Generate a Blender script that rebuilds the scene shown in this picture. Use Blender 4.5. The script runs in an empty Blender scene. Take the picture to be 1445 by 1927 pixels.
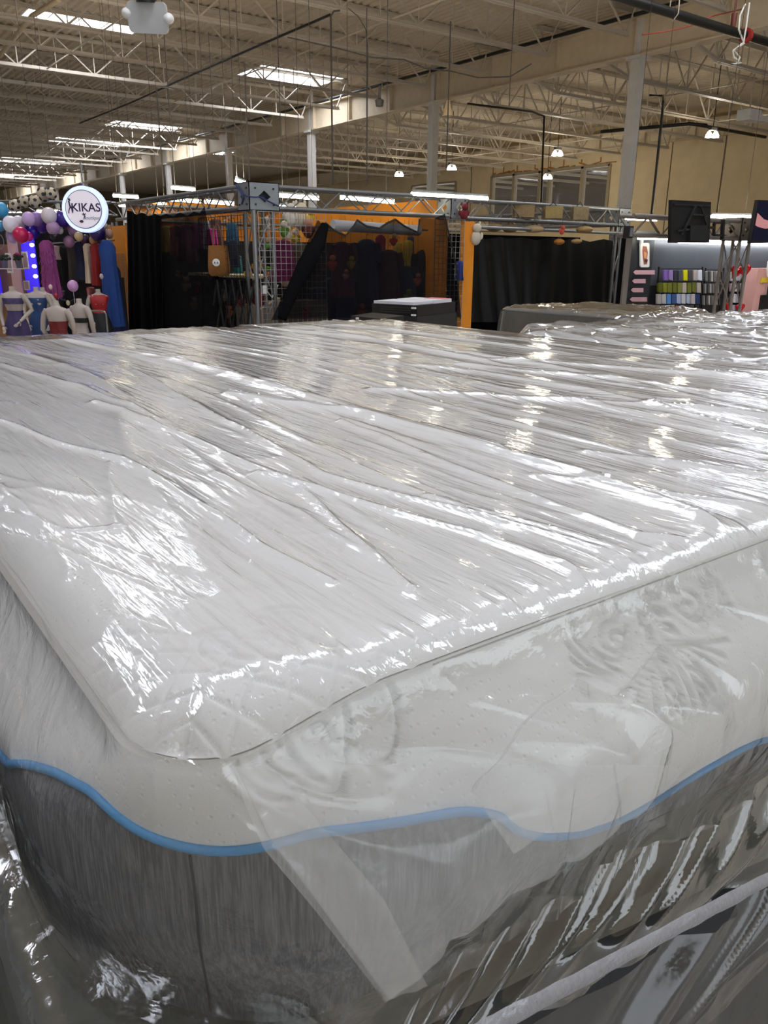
import bpy, math, random
import numpy as np
from mathutils import Vector, Matrix
random.seed(7)
R = math.radians
S = bpy.context.scene
COL = S.collection
# ---------------------------------------------------------------- camera
F, PITCH, ROLL, YAW = 1467.7, .31738, .00782, .63577
CAM = np.array([0, 0, 1.6])
cd = bpy.data.cameras.new('camera'); cam = bpy.data.objects.new('camera', cd); COL.objects.link(cam)
cd.sensor_fit = 'HORIZONTAL'; cd.sensor_width = 36; cd.lens = 36*F/1445; cd.clip_start = .02; cd.clip_end = 300
fw = Vector((math.sin(YAW)*math.cos(PITCH), math.cos(YAW)*math.cos(PITCH), -math.sin(PITCH)))
rt = Vector((math.cos(YAW), -math.sin(YAW), 0)); up = rt.cross(fw)
c_, s_ = math.cos(ROLL), math.sin(ROLL)
r2 = rt*c_ + up*s_; u2 = up*c_ - rt*s_
cam.matrix_world = Matrix(((r2.x, u2.x, -fw.x, 0), (r2.y, u2.y, -fw.y, 0), (r2.z, u2.z, -fw.z, 1.6), (0, 0, 0, 1)))
S.camera = cam
# ---------------------------------------------------------------- look
S.view_settings.view_transform = 'Standard'; S.view_settings.look = 'None'
S.view_settings.gamma = 1; S.view_settings.use_curve_mapping = False
S.view_settings.exposure = 0.0
wd = bpy.data.worlds.new('world'); S.world = wd; wd.use_nodes = True
wd.node_tree.nodes['Background'].inputs[0].default_value = (.90, .95, 1.0, 1)
wd.node_tree.nodes['Background'].inputs[1].default_value = 2.3
SKY_E = 20.5      # skylight diffusers
TUBE_E = 24.0     # fluorescent tubes

def ray(u, v):
    X = (u-722.5)/F; Y = (v-963.5)/F
    x = c_*X + s_*Y; Y2 = -s_*X + c_*Y
    y = math.cos(PITCH) - Y2*math.sin(PITCH); z = -math.sin(PITCH) - Y2*math.cos(PITCH)
    return np.array([x*math.cos(YAW)+y*math.sin(YAW), -x*math.sin(YAW)+y*math.cos(YAW), z])
def onz(u, v, z): r = ray(u, v); return CAM + r*(z-1.6)/r[2]
def onx(u, v, x): r = ray(u, v); return CAM + r*x/r[0]
def ony(u, v, y): r = ray(u, v); return CAM + r*y/r[1]
def onf(u, v, f): r = ray(u, v); return CAM + r*f/(r[0]*math.sin(YAW)+r[1]*math.cos(YAW))
RT = np.array(rt)
# ---------------------------------------------------------------- materials
def srgb(h):
    if isinstance(h, str):
        h = [int(h[i:i+2], 16)/255 for i in (0, 2, 4)]
    return tuple(((c/12.92) if c <= .04045 else ((c+.055)/1.055)**2.4) for c in h[:3]) + (1,)
MC = {}
def mat(name, col, rough=.6, metal=0, emit=0, bump=None, spec=.5, alpha=1, ecol=None):
    if name in MC: return MC[name]
    m = bpy.data.materials.new(name); m.use_nodes = True; MC[name] = m
    nt = m.node_tree; b = nt.nodes['Principled BSDF']
    c = srgb(col)
    b.inputs['Base Color'].default_value = c
    b.inputs['Roughness'].default_value = rough; b.inputs['Metallic'].default_value = metal
    b.inputs['Specular IOR Level'].default_value = spec
    b.inputs['Alpha'].default_value = alpha
    if emit:
        b.inputs['Emission Color'].default_value = srgb(ecol) if ecol else c
        b.inputs['Emission Strength'].default_value = emit
    # small procedural variation of colour for every surface
    tc = nt.nodes.new('ShaderNodeTexCoord')
    nz = nt.nodes.new('ShaderNodeTexNoise'); nz.inputs['Scale'].default_value = (bump[0] if bump else 6)
    nz.inputs['Detail'].default_value = 3
    nt.links.new(tc.outputs['Object'], nz.inputs['Vector'])
    if not emit:
        mx = nt.nodes.new('ShaderNodeMix'); mx.data_type = 'RGBA'; mx.blend_type = 'MULTIPLY'
        mx.inputs['Factor'].default_value = .25
        mx.inputs['A'].default_value = c
        nt.links.new(nz.outputs['Fac'], mx.inputs['B'])
        mul = nt.nodes.new('ShaderNodeMix'); mul.data_type = 'RGBA'; mul.blend_type = 'MIX'; mul.inputs['Factor'].default_value = 1
        nt.links.new(mx.outputs['Result'], b.inputs['Base Color'])
    if bump:
        bp = nt.nodes.new('ShaderNodeBump'); bp.inputs['Strength'].default_value = bump[1]; bp.inputs['Distance'].default_value = bump[2]
        nt.links.new(nz.outputs['Fac'], bp.inputs['Height']); nt.links.new(bp.outputs['Normal'], b.inputs['Normal'])
    return m
def node_mat(name):
    m = bpy.data.materials.new(name); m.use_nodes = True; MC[name] = m
    return m, m.node_tree, m.node_tree.nodes['Principled BSDF']

def fabric_white():
    m, nt, b = node_mat('white_knit'); N = nt.nodes.new; L = nt.links.new
    b.inputs['Base Color'].default_value = (.80, .81, .80, 1); b.inputs['Roughness'].default_value = .75
    b.inputs['Sheen Weight'].default_value = .15
    tc = N('ShaderNodeTexCoord')
    vo = N('ShaderNodeTexVoronoi'); vo.inputs['Scale'].default_value = 150; vo.inputs['Randomness'].default_value = .45
    L(tc.outputs['Object'], vo.inputs['Vector'])
    cr = N('ShaderNodeMapRange'); cr.inputs['From Min'].default_value = 0; cr.inputs['From Max'].default_value = .28
    L(vo.outputs['Distance'], cr.inputs['Value'])
    nz = N('ShaderNodeTexNoise'); nz.inputs['Scale'].default_value = 900; L(tc.outputs['Object'], nz.inputs['Vector'])
    n2 = N('ShaderNodeTexNoise'); n2.inputs['Scale'].default_value = 60; L(tc.outputs['Object'], n2.inputs['Vector'])
    a = N('ShaderNodeMath'); a.operation = 'MULTIPLY_ADD'; a.inputs[1].default_value = .25
    L(nz.outputs['Fac'], a.inputs[0]); L(cr.outputs['Result'], a.inputs[2])
    a2 = N('ShaderNodeMath'); a2.operation = 'MULTIPLY_ADD'; a2.inputs[1].default_value = .35
    L(n2.outputs['Fac'], a2.inputs[0]); L(a.outputs[0], a2.inputs[2])
    bp = N('ShaderNodeBump'); bp.inputs['Strength'].default_value = .55; bp.inputs['Distance'].default_value = .0011
    L(a2.outputs[0], bp.inputs['Height']); L(bp.outputs['Normal'], b.inputs['Normal'])
    return m
def fabric_grey(name='grey_heather', lo=(.10, .105, .11), hi=(.30, .31, .32)):
    m, nt, b = node_mat(name); N = nt.nodes.new; L = nt.links.new
    b.inputs['Roughness'].default_value = .85
    tc = N('ShaderNodeTexCoord'); mp = N('ShaderNodeMapping'); mp.inputs['Scale'].default_value = (1, 1, .06)
    L(tc.outputs['Object'], mp.inputs['Vector'])
    nz = N('ShaderNodeTexNoise'); nz.inputs['Scale'].default_value = 900; nz.inputs['Detail'].default_value = 4
    L(mp.outputs[0], nz.inputs['Vector'])
    n2 = N('ShaderNodeTexNoise'); n2.inputs['Scale'].default_value = 260; L(mp.outputs[0], n2.inputs['Vector'])
    ad = N('ShaderNodeMath'); ad.operation = 'ADD'; L(nz.outputs['Fac'], ad.inputs[0]); L(n2.outputs['Fac'], ad.inputs[1])
    cr = N('ShaderNodeValToRGB'); cr.color_ramp.elements[0].position = .42; cr.color_ramp.elements[0].color = lo+(1,)
    cr.color_ramp.elements[1].position = .62; cr.color_ramp.elements[1].color = hi+(1,)
    h = N('ShaderNodeMath'); h.operation = 'MULTIPLY'; h.inputs[1].default_value = .5; L(ad.outputs[0], h.inputs[0])
    L(h.outputs[0], cr.inputs['Fac']); L(cr.outputs['Color'], b.inputs['Base Color'])
    return m
def film(name, haze, hcol=(.85, .87, .88), rough=.1, fine=(60, 6), bump=.5, boost=1.0, tint=(1, 1, 1), rot=0.0):
    """clear polythene: see-through, glossy, a little milky"""
    m, nt, b = node_mat(name); N = nt.nodes.new; L = nt.links.new
    nt.nodes.remove(b); out = nt.nodes['Material Output']
    tr = N('ShaderNodeBsdfTransparent'); tr.inputs[0].default_value = tint+(1,)
    df = N('ShaderNodeBsdfDiffuse'); df.inputs[0].default_value = hcol+(1,)
    tl = N('ShaderNodeBsdfTranslucent'); tl.inputs[0].default_value = hcol+(1,)
    mm = N('ShaderNodeMixShader'); mm.inputs[0].default_value = .35; L(df.outputs[0], mm.inputs[1]); L(tl.outputs[0], mm.inputs[2])
    gl = N('ShaderNodeBsdfGlossy'); gl.inputs['Roughness'].default_value = rough
    tc = N('ShaderNodeTexCoord'); mp = N('ShaderNodeMapping'); mp.inputs['Scale'].default_value = (fine[0], fine[1], fine[0])
    mp.inputs['Rotation'].default_value = (0, 0, rot)
    L(tc.outputs['Object'], mp.inputs['Vector'])
    nz = N('ShaderNodeTexNoise'); nz.inputs['Scale'].default_value = 1; nz.inputs['Detail'].default_value = 4; nz.inputs['Distortion'].default_value = .6
    L(mp.outputs[0], nz.inputs['Vector'])
    bp = N('ShaderNodeBump'); bp.inputs['Strength'].default_value = bump; bp.inputs['Distance'].default_value = .004
    L(nz.outputs['Fac'], bp.inputs['Height'])
    for n in (gl, df): L(bp.outputs['Normal'], n.inputs['Normal'])
    # reflectance of thin film, the same from either side: r0 + (1-r0)(1-|cos|)^5
    ge = N('ShaderNodeNewGeometry'); dt = N('ShaderNodeVectorMath'); dt.operation = 'DOT_PRODUCT'
    L(bp.outputs['Normal'], dt.inputs[0]); L(ge.outputs['Incoming'], dt.inputs[1])
    ab = N('ShaderNodeMath'); ab.operation = 'ABSOLUTE'; L(dt.outputs['Value'], ab.inputs[0])
    om = N('ShaderNodeMath'); om.operation = 'SUBTRACT'; om.inputs[0].default_value = 1; om.use_clamp = True; L(ab.outputs[0], om.inputs[1])
    pw = N('ShaderNodeMath'); pw.operation = 'POWER'; pw.inputs[1].default_value = 4.5; L(om.outputs[0], pw.inputs[0])
    fm = N('ShaderNodeMath'); fm.operation = 'MULTIPLY_ADD'; fm.use_clamp = True; fm.inputs[1].default_value = .9*boost; fm.inputs[2].default_value = .07*boost; L(pw.outputs[0], fm.inputs[0])
    h = N('ShaderNodeMixShader'); h.inputs[0].default_value = haze
    L(tr.outputs[0], h.inputs[1]); L(mm.outputs[0], h.inputs[2])
    g = N('ShaderNodeMixShader'); L(fm.outputs[0], g.inputs[0]); L(h.outputs[0], g.inputs[1]); L(gl.outputs[0], g.inputs[2])
    L(g.outputs[0], out.inputs[0])
    return m
def deck_mat():
    return mat('deck_paint', 'CABBA5', .7)
PAINT = mat('joist_paint', 'C3B8A8', .55)
GIRD = mat('girder_paint', 'D2C2A6', .6)
ALU = mat('aluminium', '8E9092', .42, .75)
ALU2 = mat('aluminium_plate', '8B9194', .5, .5)
BLACK = mat('black_plastic', '141416', .45)
DARKP = mat('dark_pipe', '2B2B2A', .4, .4)
ORANGE = mat('orange_panel', 'E08A10', .6)
SILVERW = mat('grid_wire', 'A9A5A0', .4, .5)
BLACKW = mat('black_wire', '1B1B1B', .5)
TUBE = mat('tube_glow', 'FFF6DC', .4, emit=TUBE_E)
LAMPG = mat('lamp_glow', 'FFFFF4', .4, emit=40)
SKYG = mat('skylight_glow', 'E9EEFA', .4, emit=SKY_E)
WHITEP = mat('white_plastic', 'E6E6E4', .4)

# ---------------------------------------------------------------- mesh building
class MB:
    def __init__(s): s.v = []; s.f = []
    def add(s, vs, fs):
        n = len(s.v); s.v += [tuple(map(float, p)) for p in vs]; s.f += [tuple(i+n for i in f) for f in fs]; return s
    def box(s, c, d, rz=0, M=None):
        x, y, z = [q/2 for q in d]; vs = []
        for a in (-x, x):
            for b in (-y, y):
                for e in (-z, z):
                    p = Vector((a, b, e))
                    if M is not None: p = M @ p
                    if rz: p = Matrix.Rotation(rz, 3, 'Z') @ p
                    vs.append(Vector(tuple(map(float, c)))+p)
        return s.add(vs, [(0, 1, 3, 2), (4, 6, 7, 5), (0, 4, 5, 1), (2, 3, 7, 6), (0, 2, 6, 4), (1, 5, 7, 3)])
    def bbox(s, a, b):
        return s.box([(a[i]+b[i])/2 for i in range(3)], [abs(b[i]-a[i]) for i in range(3)])
    def tube(s, pts, r, n=6, caps=True):
        pts = [Vector(tuple(map(float, p))) for p in pts]
        rs = r if isinstance(r, (list, tuple)) else [r]*len(pts)
        vs = []; prev = None
        for i, p in enumerate(pts):
            t = (pts[min(i+1, len(pts)-1)]-pts[max(i-1, 0)])
            if t.length < 1e-9: t = Vector((0, 0, 1))
            t.normalize()
            if prev is None:
                a = Vector((0, 0, 1)) if abs(t.z) < .9 else Vector((1, 0, 0)); x = t.cross(a).normalized()
            else:
                x = (prev - t*prev.dot(t)).normalized()
            prev = x; y = t.cross(x)
            for k in range(n):
                an = 2*math.pi*k/n + math.pi/n
                vs.append(p + (x*math.cos(an)+y*math.sin(an))*rs[i])
        fs = []
        for i in range(len(pts)-1):
            for k in range(n):
                a = i*n+k; b = i*n+(k+1) % n; fs.append((a, b, b+n, a+n))
        if caps: fs.append(tuple(range(n))[::-1]); fs.append(tuple((len(pts)-1)*n+k for k in range(n)))
        return s.add(vs, fs)
    def beam(s, a, b, w, h=None):
        """rectangular bar a->b"""
        return s.tube([a, b], max(w, h or w)*.7071, 4)
    def ell(s, c, r, n=16, m=10, M=None):
        vs = []; fs = []
        for i in range(m+1):
            th = math.pi*i/m
            for k in range(n):
                ph = 2*math.pi*k/n
                p = Vector((r[0]*math.sin(th)*math.cos(ph), r[1]*math.sin(th)*math.sin(ph), r[2]*math.cos(th)))
                if M is not None: p = M @ p
                vs.append(Vector(tuple(map(float, c)))+p)
        for i in range(m):
            for k in range(n):
                a = i*n+k; b = i*n+(k+1) % n; fs.append((a, b, b+n, a+n))
        return s.add(vs, fs)
    def loft(s, secs, n=20, rz=0, o=(0, 0, 0), caps=True):
        """secs: (cx, cy, cz, rx, ry)"""
        vs = []; fs = []; M = Matrix.Rotation(rz, 3, 'Z'); o = Vector(tuple(map(float, o)))
        for (cx, cy, cz, rx, ry) in secs:
            for k in range(n):
                a = 2*math.pi*k/n
                vs.append(o + M @ Vector((cx+rx*math.cos(a), cy+ry*math.sin(a), cz)))
        for i in range(len(secs)-1):
            for k in range(n):
                a = i*n+k; b = i*n+(k+1) % n; fs.append((a, b, b+n, a+n))
        if caps: fs.append(tuple(range(n))[::-1]); fs.append(tuple((len(secs)-1)*n+k for k in range(n)))
        return s.add(vs, fs)
    def grid(s, P):
        """P: array (m, n, 3)"""
        m, n = len(P), len(P[0]); vs = [P[i][j] for i in range(m) for j in range(n)]
        fs = [(i*n+j, i*n+j+1, (i+1)*n+j+1, (i+1)*n+j) for i in range(m-1) for j in range(n-1)]
        return s.add(vs, fs)
    def prism(s, poly, off):
        """poly: 3d points, off: 3d vector thickness"""
        n = len(poly); off = np.array(off, float)
        vs = [np.array(p, float) for p in poly]; vs += [p+off for p in vs]
        fs = [tuple(range(n)), tuple(range(2*n-1, n-1, -1))] + [(i, (i+1) % n, (i+1) % n+n, i+n) for i in range(n)]
        return s.add(vs, fs)
    def build(s, name, m, parent=None, smooth=True):
        me = bpy.data.meshes.new(name); me.from_pydata(s.v, [], s.f); me.update()
        o = bpy.data.objects.new(name, me); COL.objects.link(o)
        if m: me.materials.append(m)
        if smooth: me.polygons.foreach_set('use_smooth', [True]*len(me.polygons)); me.set_sharp_from_angle(angle=R(40))
        if parent is not None:
            o.parent = parent; o.matrix_parent_inverse = Matrix.Translation(-parent.location)
        return o
def fast_grid(name, P, m, parent=None, drop=None):
    """big height-field surface from an (m,n,3) numpy array"""
    a, b = P.shape[:2]
    me = bpy.data.meshes.new(name)
    idx = np.arange(a*b).reshape(a, b)
    q = np.stack([idx[:-1, :-1], idx[1:, :-1], idx[1:, 1:], idx[:-1, 1:]], -1).reshape(-1, 4)
    if drop is not None: q = q[~drop.reshape(-1)]
    me.vertices.add(a*b); me.vertices.foreach_set('co', P.reshape(-1).astype(np.float32))
    me.loops.add(len(q)*4); me.loops.foreach_set('vertex_index', q.reshape(-1).astype(np.int32))
    me.polygons.add(len(q)); me.polygons.foreach_set('loop_start', (np.arange(len(q))*4).astype(np.int32))
    me.update(calc_edges=True); me.validate()
    me.polygons.foreach_set('use_smooth', [True]*len(me.polygons))
    o = bpy.data.objects.new(name, me); COL.objects.link(o); me.materials.append(m)
    if parent is not None: o.parent = parent; o.matrix_parent_inverse = Matrix.Translation(-parent.location)
    return o
def tag(o, label=None, cat=None, group=None, kind=None):
    if label: o['label'] = label
    if cat: o['category'] = cat
    if group: o['group'] = group
    if kind: o['kind'] = kind
    return o
def empty(name, loc, label, cat, group=None, kind=None):
    o = bpy.data.objects.new(name, None); COL.objects.link(o); o.location = tuple(map(float, loc)); o.empty_display_size = .1
    return tag(o, label, cat, group, kind)
def lamp(kind, name, loc, energy, col, parent, size=.2, size_y=None, rot=(0, 0, 0)):
    ld = bpy.data.lights.new(name, kind); ld.energy = energy; ld.color = col
    if kind == 'AREA': ld.shape = 'RECTANGLE'; ld.size = size; ld.size_y = size_y or size
    else: ld.shadow_soft_size = size
    o = bpy.data.objects.new(name, ld); COL.objects.link(o); o.location = tuple(map(float, loc)); o.rotation_euler = rot
    if parent is not None: o.parent = parent; o.matrix_parent_inverse = Matrix.Translation(-parent.location)
    return o
def text(body, size, m, parent, loc, xdir, updir, ext=.002, name='lettering', shear=0, squeeze=1):
    cu = bpy.data.curves.new(name, 'FONT'); cu.body = body; cu.size = size; cu.extrude = ext; cu.align_x = 'CENTER'; cu.align_y = 'CENTER'
    cu.shear = shear; cu.offset = size*.012
    o = bpy.data.objects.new(name, cu); COL.objects.link(o); cu.materials.append(m)
    x = Vector(tuple(map(float, xdir))).normalized(); y = Vector(tuple(map(float, updir))); y = (y-x*y.dot(x)).normalized(); z = x.cross(y)
    M = Matrix(((x.x*squeeze, y.x, z.x, loc[0]), (x.y*squeeze, y.y, z.y, loc[1]), (x.z*squeeze, y.z, z.z, loc[2]), (0, 0, 0, 1)))
    dg = bpy.context.evaluated_depsgraph_get(); me = bpy.data.meshes.new_from_object(o.evaluated_get(dg)); bpy.data.objects.remove(o)
    o = bpy.data.objects.new(name, me); COL.objects.link(o); me.materials.clear(); me.materials.append(m)
    o.parent = parent; o.matrix_parent_inverse = Matrix.Translation(-parent.location); o.matrix_basis = M
    return o
# ---------------------------------------------------------------- noise
def vnoise(x, y, seed=0):
    rs = np.random.RandomState(seed); T = rs.rand(256, 256)
    xi = np.floor(x).astype(int); yi = np.floor(y).astype(int); fx = x-xi; fy = y-yi
    fx = fx*fx*(3-2*fx); fy = fy*fy*(3-2*fy)
    g = lambda a, b: T[a & 255, b & 255]
    return (g(xi, yi)*(1-fx)+g(xi+1, yi)*fx)*(1-fy) + (g(xi, yi+1)*(1-fx)+g(xi+1, yi+1)*fx)*fy
def fbm(x, y, seed=0, o=3):
    r = 0; a = 1; t = 0
    for i in range(o): r = r + a*vnoise(x*2**i, y*2**i, seed+i*7); t += a; a *= .5
    return r/t
def ridge(x, y, seed=0): return 1-np.abs(2*vnoise(x, y, seed)-1)
def sridge(x, y, seed=0): return 1.02-np.sqrt((2*vnoise(x, y, seed)-1)**2+.02)
def dist_poly(px, py, poly):
    """distance from points to a polyline"""
    d = np.full(px.shape, 9.)
    for (a, b) in zip(poly, poly[1:]):
        ax, ay = a; bx, by = b; L = (bx-ax)**2+(by-ay)**2+1e-12
        t = np.clip(((px-ax)*(bx-ax)+(py-ay)*(by-ay))/L, 0, 1)
        d = np.minimum(d, np.hypot(px-ax-t*(bx-ax), py-ay-t*(by-ay)))
    return d

# ================================================================= BUILDING
FL = MB().bbox((-12, -12, -.1), (34.6, 90, 0)).build('floor', mat('concrete_floor', 'B8B0A2', .35, bump=(3, .1, .01)), smooth=False)
tag(FL, 'polished grey concrete floor of the hall', 'floor', kind='structure')
# corrugated deck, ribs run along Y
XS = 34.6; DZ = 7.9
SKYL = [(6.6, 9.7, 24.9, 26.5, 1), (14.7, 18.1, 27.3, 29.2, 1), (14.6, 18.1, 41.6, 44.2, 0), (13.9, 18.0, 50.5, 52.4, 0), (13.5, 17.7, 63.0, 66.0, 0), (13.0, 17.5, 76.2, 79.5, 0),
        (21.6, 24.8, 50.2, 52.0, 0), (-4.6, -1.8, 1.8, 3.6, 1), (2.0, 5.0, 4.8, 6.6, 1), (5.4, 8.4, -1.6, .4, 1), (-4.8, -2, 10, 12, 1), (12.5, 15.5, .2, 2.2, 1), (13.2, 16.2, 7.2, 8.8, 1), (-5, -2, 24, 26, 1), (2.6, 5.8, 14.6, 16.2, 1)]
vs = []; xs = []; x = -12.0
while x < XS:
    xs += [(x, 0), (x+.05, .05), (x+.13, .05), (x+.18, 0)]; x += .24
dk = MB()
ys = sorted({-12, 90} | {s[2] for s in SKYL} | {s[3] for s in SKYL})
for (ya, yb) in zip(ys, ys[1:]):
    n = len(dk.v); row = []
    for (xx, zz) in xs: row += [(xx, ya, DZ+zz), (xx, yb, DZ+zz)]
    fs = []
    for i in range(len(xs)-1):
        xm = (xs[i][0]+xs[i+1][0])/2; ym = (ya+yb)/2
        if any(s[0] < xm < s[1] and s[2] < ym < s[3] for s in SKYL): continue
        fs.append((2*i, 2*i+2, 2*i+3, 2*i+1))
    dk.add(row, fs)
tag(dk.build('ceiling', deck_mat(), smooth=False), 'corrugated tan painted metal roof deck', 'ceiling', kind='structure')
for k, (a, b, c, d, near) in enumerate(SKYL):
    e = empty('skylight', ((a+b)/2, (c+d)/2, DZ), 'bright rectangular skylight in the corrugated roof deck', 'skylight', 'rows of bright rooftop skylights', 'structure')
    MB().bbox((a, c, DZ+.38), (b, d, DZ+.42)).build('diffuser', SKYG, e, smooth=False)
    w = MB(); t = .04
    for q in ((a-t, c, a, d), (b, c, b+t, d), (a, c-t, b, c), (a, d, b, d+t)): w.bbox((q[0], q[1], DZ-.02), (q[2], q[3], DZ+.4))
    w.build('curb', WHITEP, e, smooth=False)
    g = MB()
    for i in range(1, 4): g.bbox((a+(b-a)*i/4-.02, c, DZ+.1), (a+(b-a)*i/4+.02, d, DZ+.14))
    g.bbox((a, (c+d)/2-.02, DZ+.1), (b, (c+d)/2+.02, DZ+.14))
    g.build('safety_grille', PAINT, e, smooth=False)
# skylight positions for labels (those really in view get their own words)
# walls
WALLM = mat('tilt_up_wall', 'DCC9A4', .8, bump=(2, .1, .02))
WX = 34.6; wa, wb, wz0, wz1 = 27.85, 36.4, 3.2, 6.1
w = MB(); w.bbox((WX, -12, 0), (WX+.25, wa, DZ+.3)); w.bbox((WX, wb, 0), (WX+.25, 39.6, DZ+.3)); w.bbox((WX, wa, 0), (WX+.25, wb, wz0)); w.bbox((WX, wa, wz1), (WX+.25, wb, DZ+.3))
w.bbox((WX, 39.6, 0), (WX+.25, 44, 3.6)); w.bbox((WX, 39.6, 6.0), (WX+.25, 44, DZ+.3)); w.bbox((WX, 44, 0), (WX+.25, 90, DZ+.3))
wo = w.build('wall_right', WALLM, smooth=False); tag(wo, 'tan concrete panel wall with vertical seams beyond the booths', 'wall', kind='structure')
sm = mat('wall_seam', '5E4E36', .8)
for i, yy in enumerate([8.2, 10.9, 13.6, 16.2, 18.9, 21.6, 24.3, 38.2]):
    tag(MB().bbox((WX-.02, yy, 0), (WX, yy+.035, DZ)).build('trim_%d' % (i+1), sm, smooth=False), 'dark vertical panel joint on the tan wall', 'panel joint', 'vertical joints of the tan wall', 'structure')
bw = MB(); bw.bbox((-12.3, -12.3, 6.0), (WX, -12, 8.4)); bw.bbox((-12.3, -12.3, 0), (-6, -12, 6.0)); bw.bbox((16, -12.3, 0), (WX, -12, 6.0))  # unseen wall, its opening raised to let more daylight in
tag(bw.build('wall_front', WALLM, smooth=False), 'unseen tan wall behind the viewer with a wide entrance opened up for daylight', 'wall', kind='structure')
tag(MB().bbox((-12.3, -12, 0), (-12, 90, 8.4)).build('wall_left', WALLM, smooth=False), 'tan long wall on the left side of the hall', 'wall', kind='structure')
tag(MB().bbox((-12, 90, 0), (35, 90.3, 8.4)).build('wall_back', mat('far_wall', '8D7E66', .8), smooth=False), 'far end wall of the hall', 'wall', kind='structure')
# beyond the wall window a further bay
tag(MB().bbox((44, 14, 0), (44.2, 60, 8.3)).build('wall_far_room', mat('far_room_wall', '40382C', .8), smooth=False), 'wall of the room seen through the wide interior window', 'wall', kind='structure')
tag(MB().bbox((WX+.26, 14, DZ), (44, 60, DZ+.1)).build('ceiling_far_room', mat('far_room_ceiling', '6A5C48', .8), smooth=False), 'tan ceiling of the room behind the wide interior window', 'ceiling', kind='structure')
fr = mat('window_mullion', '9B8E76', .5)
wn = empty('window_1', (WX, (wa+wb)/2, wz0), 'wide interior window with tall mullions in the tan wall', 'window', kind='structure')
m = MB()
for yy in (wa, 29.6, 31.9, 32.6, 34.6, wb): m.bbox((WX-.06, yy-.09, wz0), (WX+.2, yy+.09, wz1))
m.bbox((WX-.06, wa, wz1-.1), (WX+.2, wb, wz1+.06)); m.bbox((WX-.06, wa, wz0-.1), (WX+.2, wb, wz0)); m.build('window_frame', fr, wn, smooth=False)
MB().bbox((WX+.1, wa, wz0), (WX+.11, wb, wz1)).build('glass_pane', film('pane', .02, (.3, .3, .3), .02, bump=0), wn, smooth=False)
m = MB()
for i in range(16):
    yy = wa + (wb-wa)*i/15 + random.uniform(-.2, .2); m.box((WX-.03, yy, wz1+.08+random.uniform(-.02, .05)), (.03, random.uniform(.2, .8), random.uniform(.04, .1)), M=Matrix.Rotation(random.uniform(-.3, .3), 3, 'X'))
    if i % 2: m.box((WX-.03, yy+.1, wz1+.25), (.02, .05, random.uniform(.2, .5)))
m.build('torn_masking', mat('orange_masking', 'A8651C', .7), wn, smooth=False)
wn = empty('window_2', (WX, 41.8, 3.6), 'small dark opening in the far stretch of the tan wall', 'window', kind='structure')
m = MB()
for yy in (39.6, 41.8, 44): m.bbox((WX-.06, yy-.08, 3.6), (WX+.2, yy+.08, 6.0))
m.bbox((WX-.06, 39.6, 5.95), (WX+.2, 44, 6.06)); m.build('window_frame', fr, wn, smooth=False)
m = MB()
for i in range(5): m.bbox((36+i*1.7, 14, 6.9), (36.1+i*1.7, 60, 7.1))
for i in range(14): m.bbox((WX+.3, 16+i*3, 6.2), (44, 16.1+i*3, 6.35))
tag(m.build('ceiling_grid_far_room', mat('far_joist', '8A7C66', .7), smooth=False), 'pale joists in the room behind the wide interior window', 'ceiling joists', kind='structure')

# girders (I beams along Y) and columns
def girder(x, z0, z1, w, y0, y1):
    m = MB().bbox((x-.02, y0, z0), (x+.02, y1, z1)); m.bbox((x-w/2, y0, z0-.03), (x+w/2, y1, z0+.01)); m.bbox((x-w/2, y0, z1-.03), (x+w/2, y1, z1))
    yy = y0+1
    while yy < y1: m.bbox((x-w/2+.02, yy, z0), (x+w/2-.02, yy+.015, z1)); yy += 2.6
    return m
tag(girder(18.55, 6.5, 7.35, .32, -10, 89).build('ceiling_girder', GIRD, smooth=False), 'deep tan steel girder running over the row of columns', 'girder', kind='structure')
tag(girder(33.2, 6.6, 7.3, .3, -10, 89).build('ceiling_girder', GIRD, smooth=False), 'tan girder close to the concrete panel wall', 'girder', kind='structure')
CY = [14.35, 22.5, 30.4, 38.2, 46.0, 53.8, 61.6, 69.4]
CL = ['nearest tall white steel column right of the truss booths', 'second white column, rising behind the truss booth middle', 'third column, dim and tan, left of the second white column',
      'fourth pale column at the left end of the girder view', 'fifth column above the left booth lights', 'sixth slender column further left', 'distant thin column by the hall end', 'farthest thin column by the hall end']
CM = [mat('column_paint', 'CFCBC4', .5), mat('column_paint_tan', 'BDA98A', .6)]
for yy, lb in zip(CY, CL):
    m = MB().bbox((18.42, yy-.13, 0), (18.68, yy+.13, 6.47)); m.bbox((18.3, yy-.2, 6.4), (18.8, yy+.2, 6.47)); m.bbox((18.3, yy-.2, 0), (18.8, yy+.2, .03))
    m.bbox((18.48, yy-.09, 6.5), (18.62, yy+.09, DZ))
    tag(m.build('column', CM[0], smooth=False), lb, 'column', kind='structure')
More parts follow.
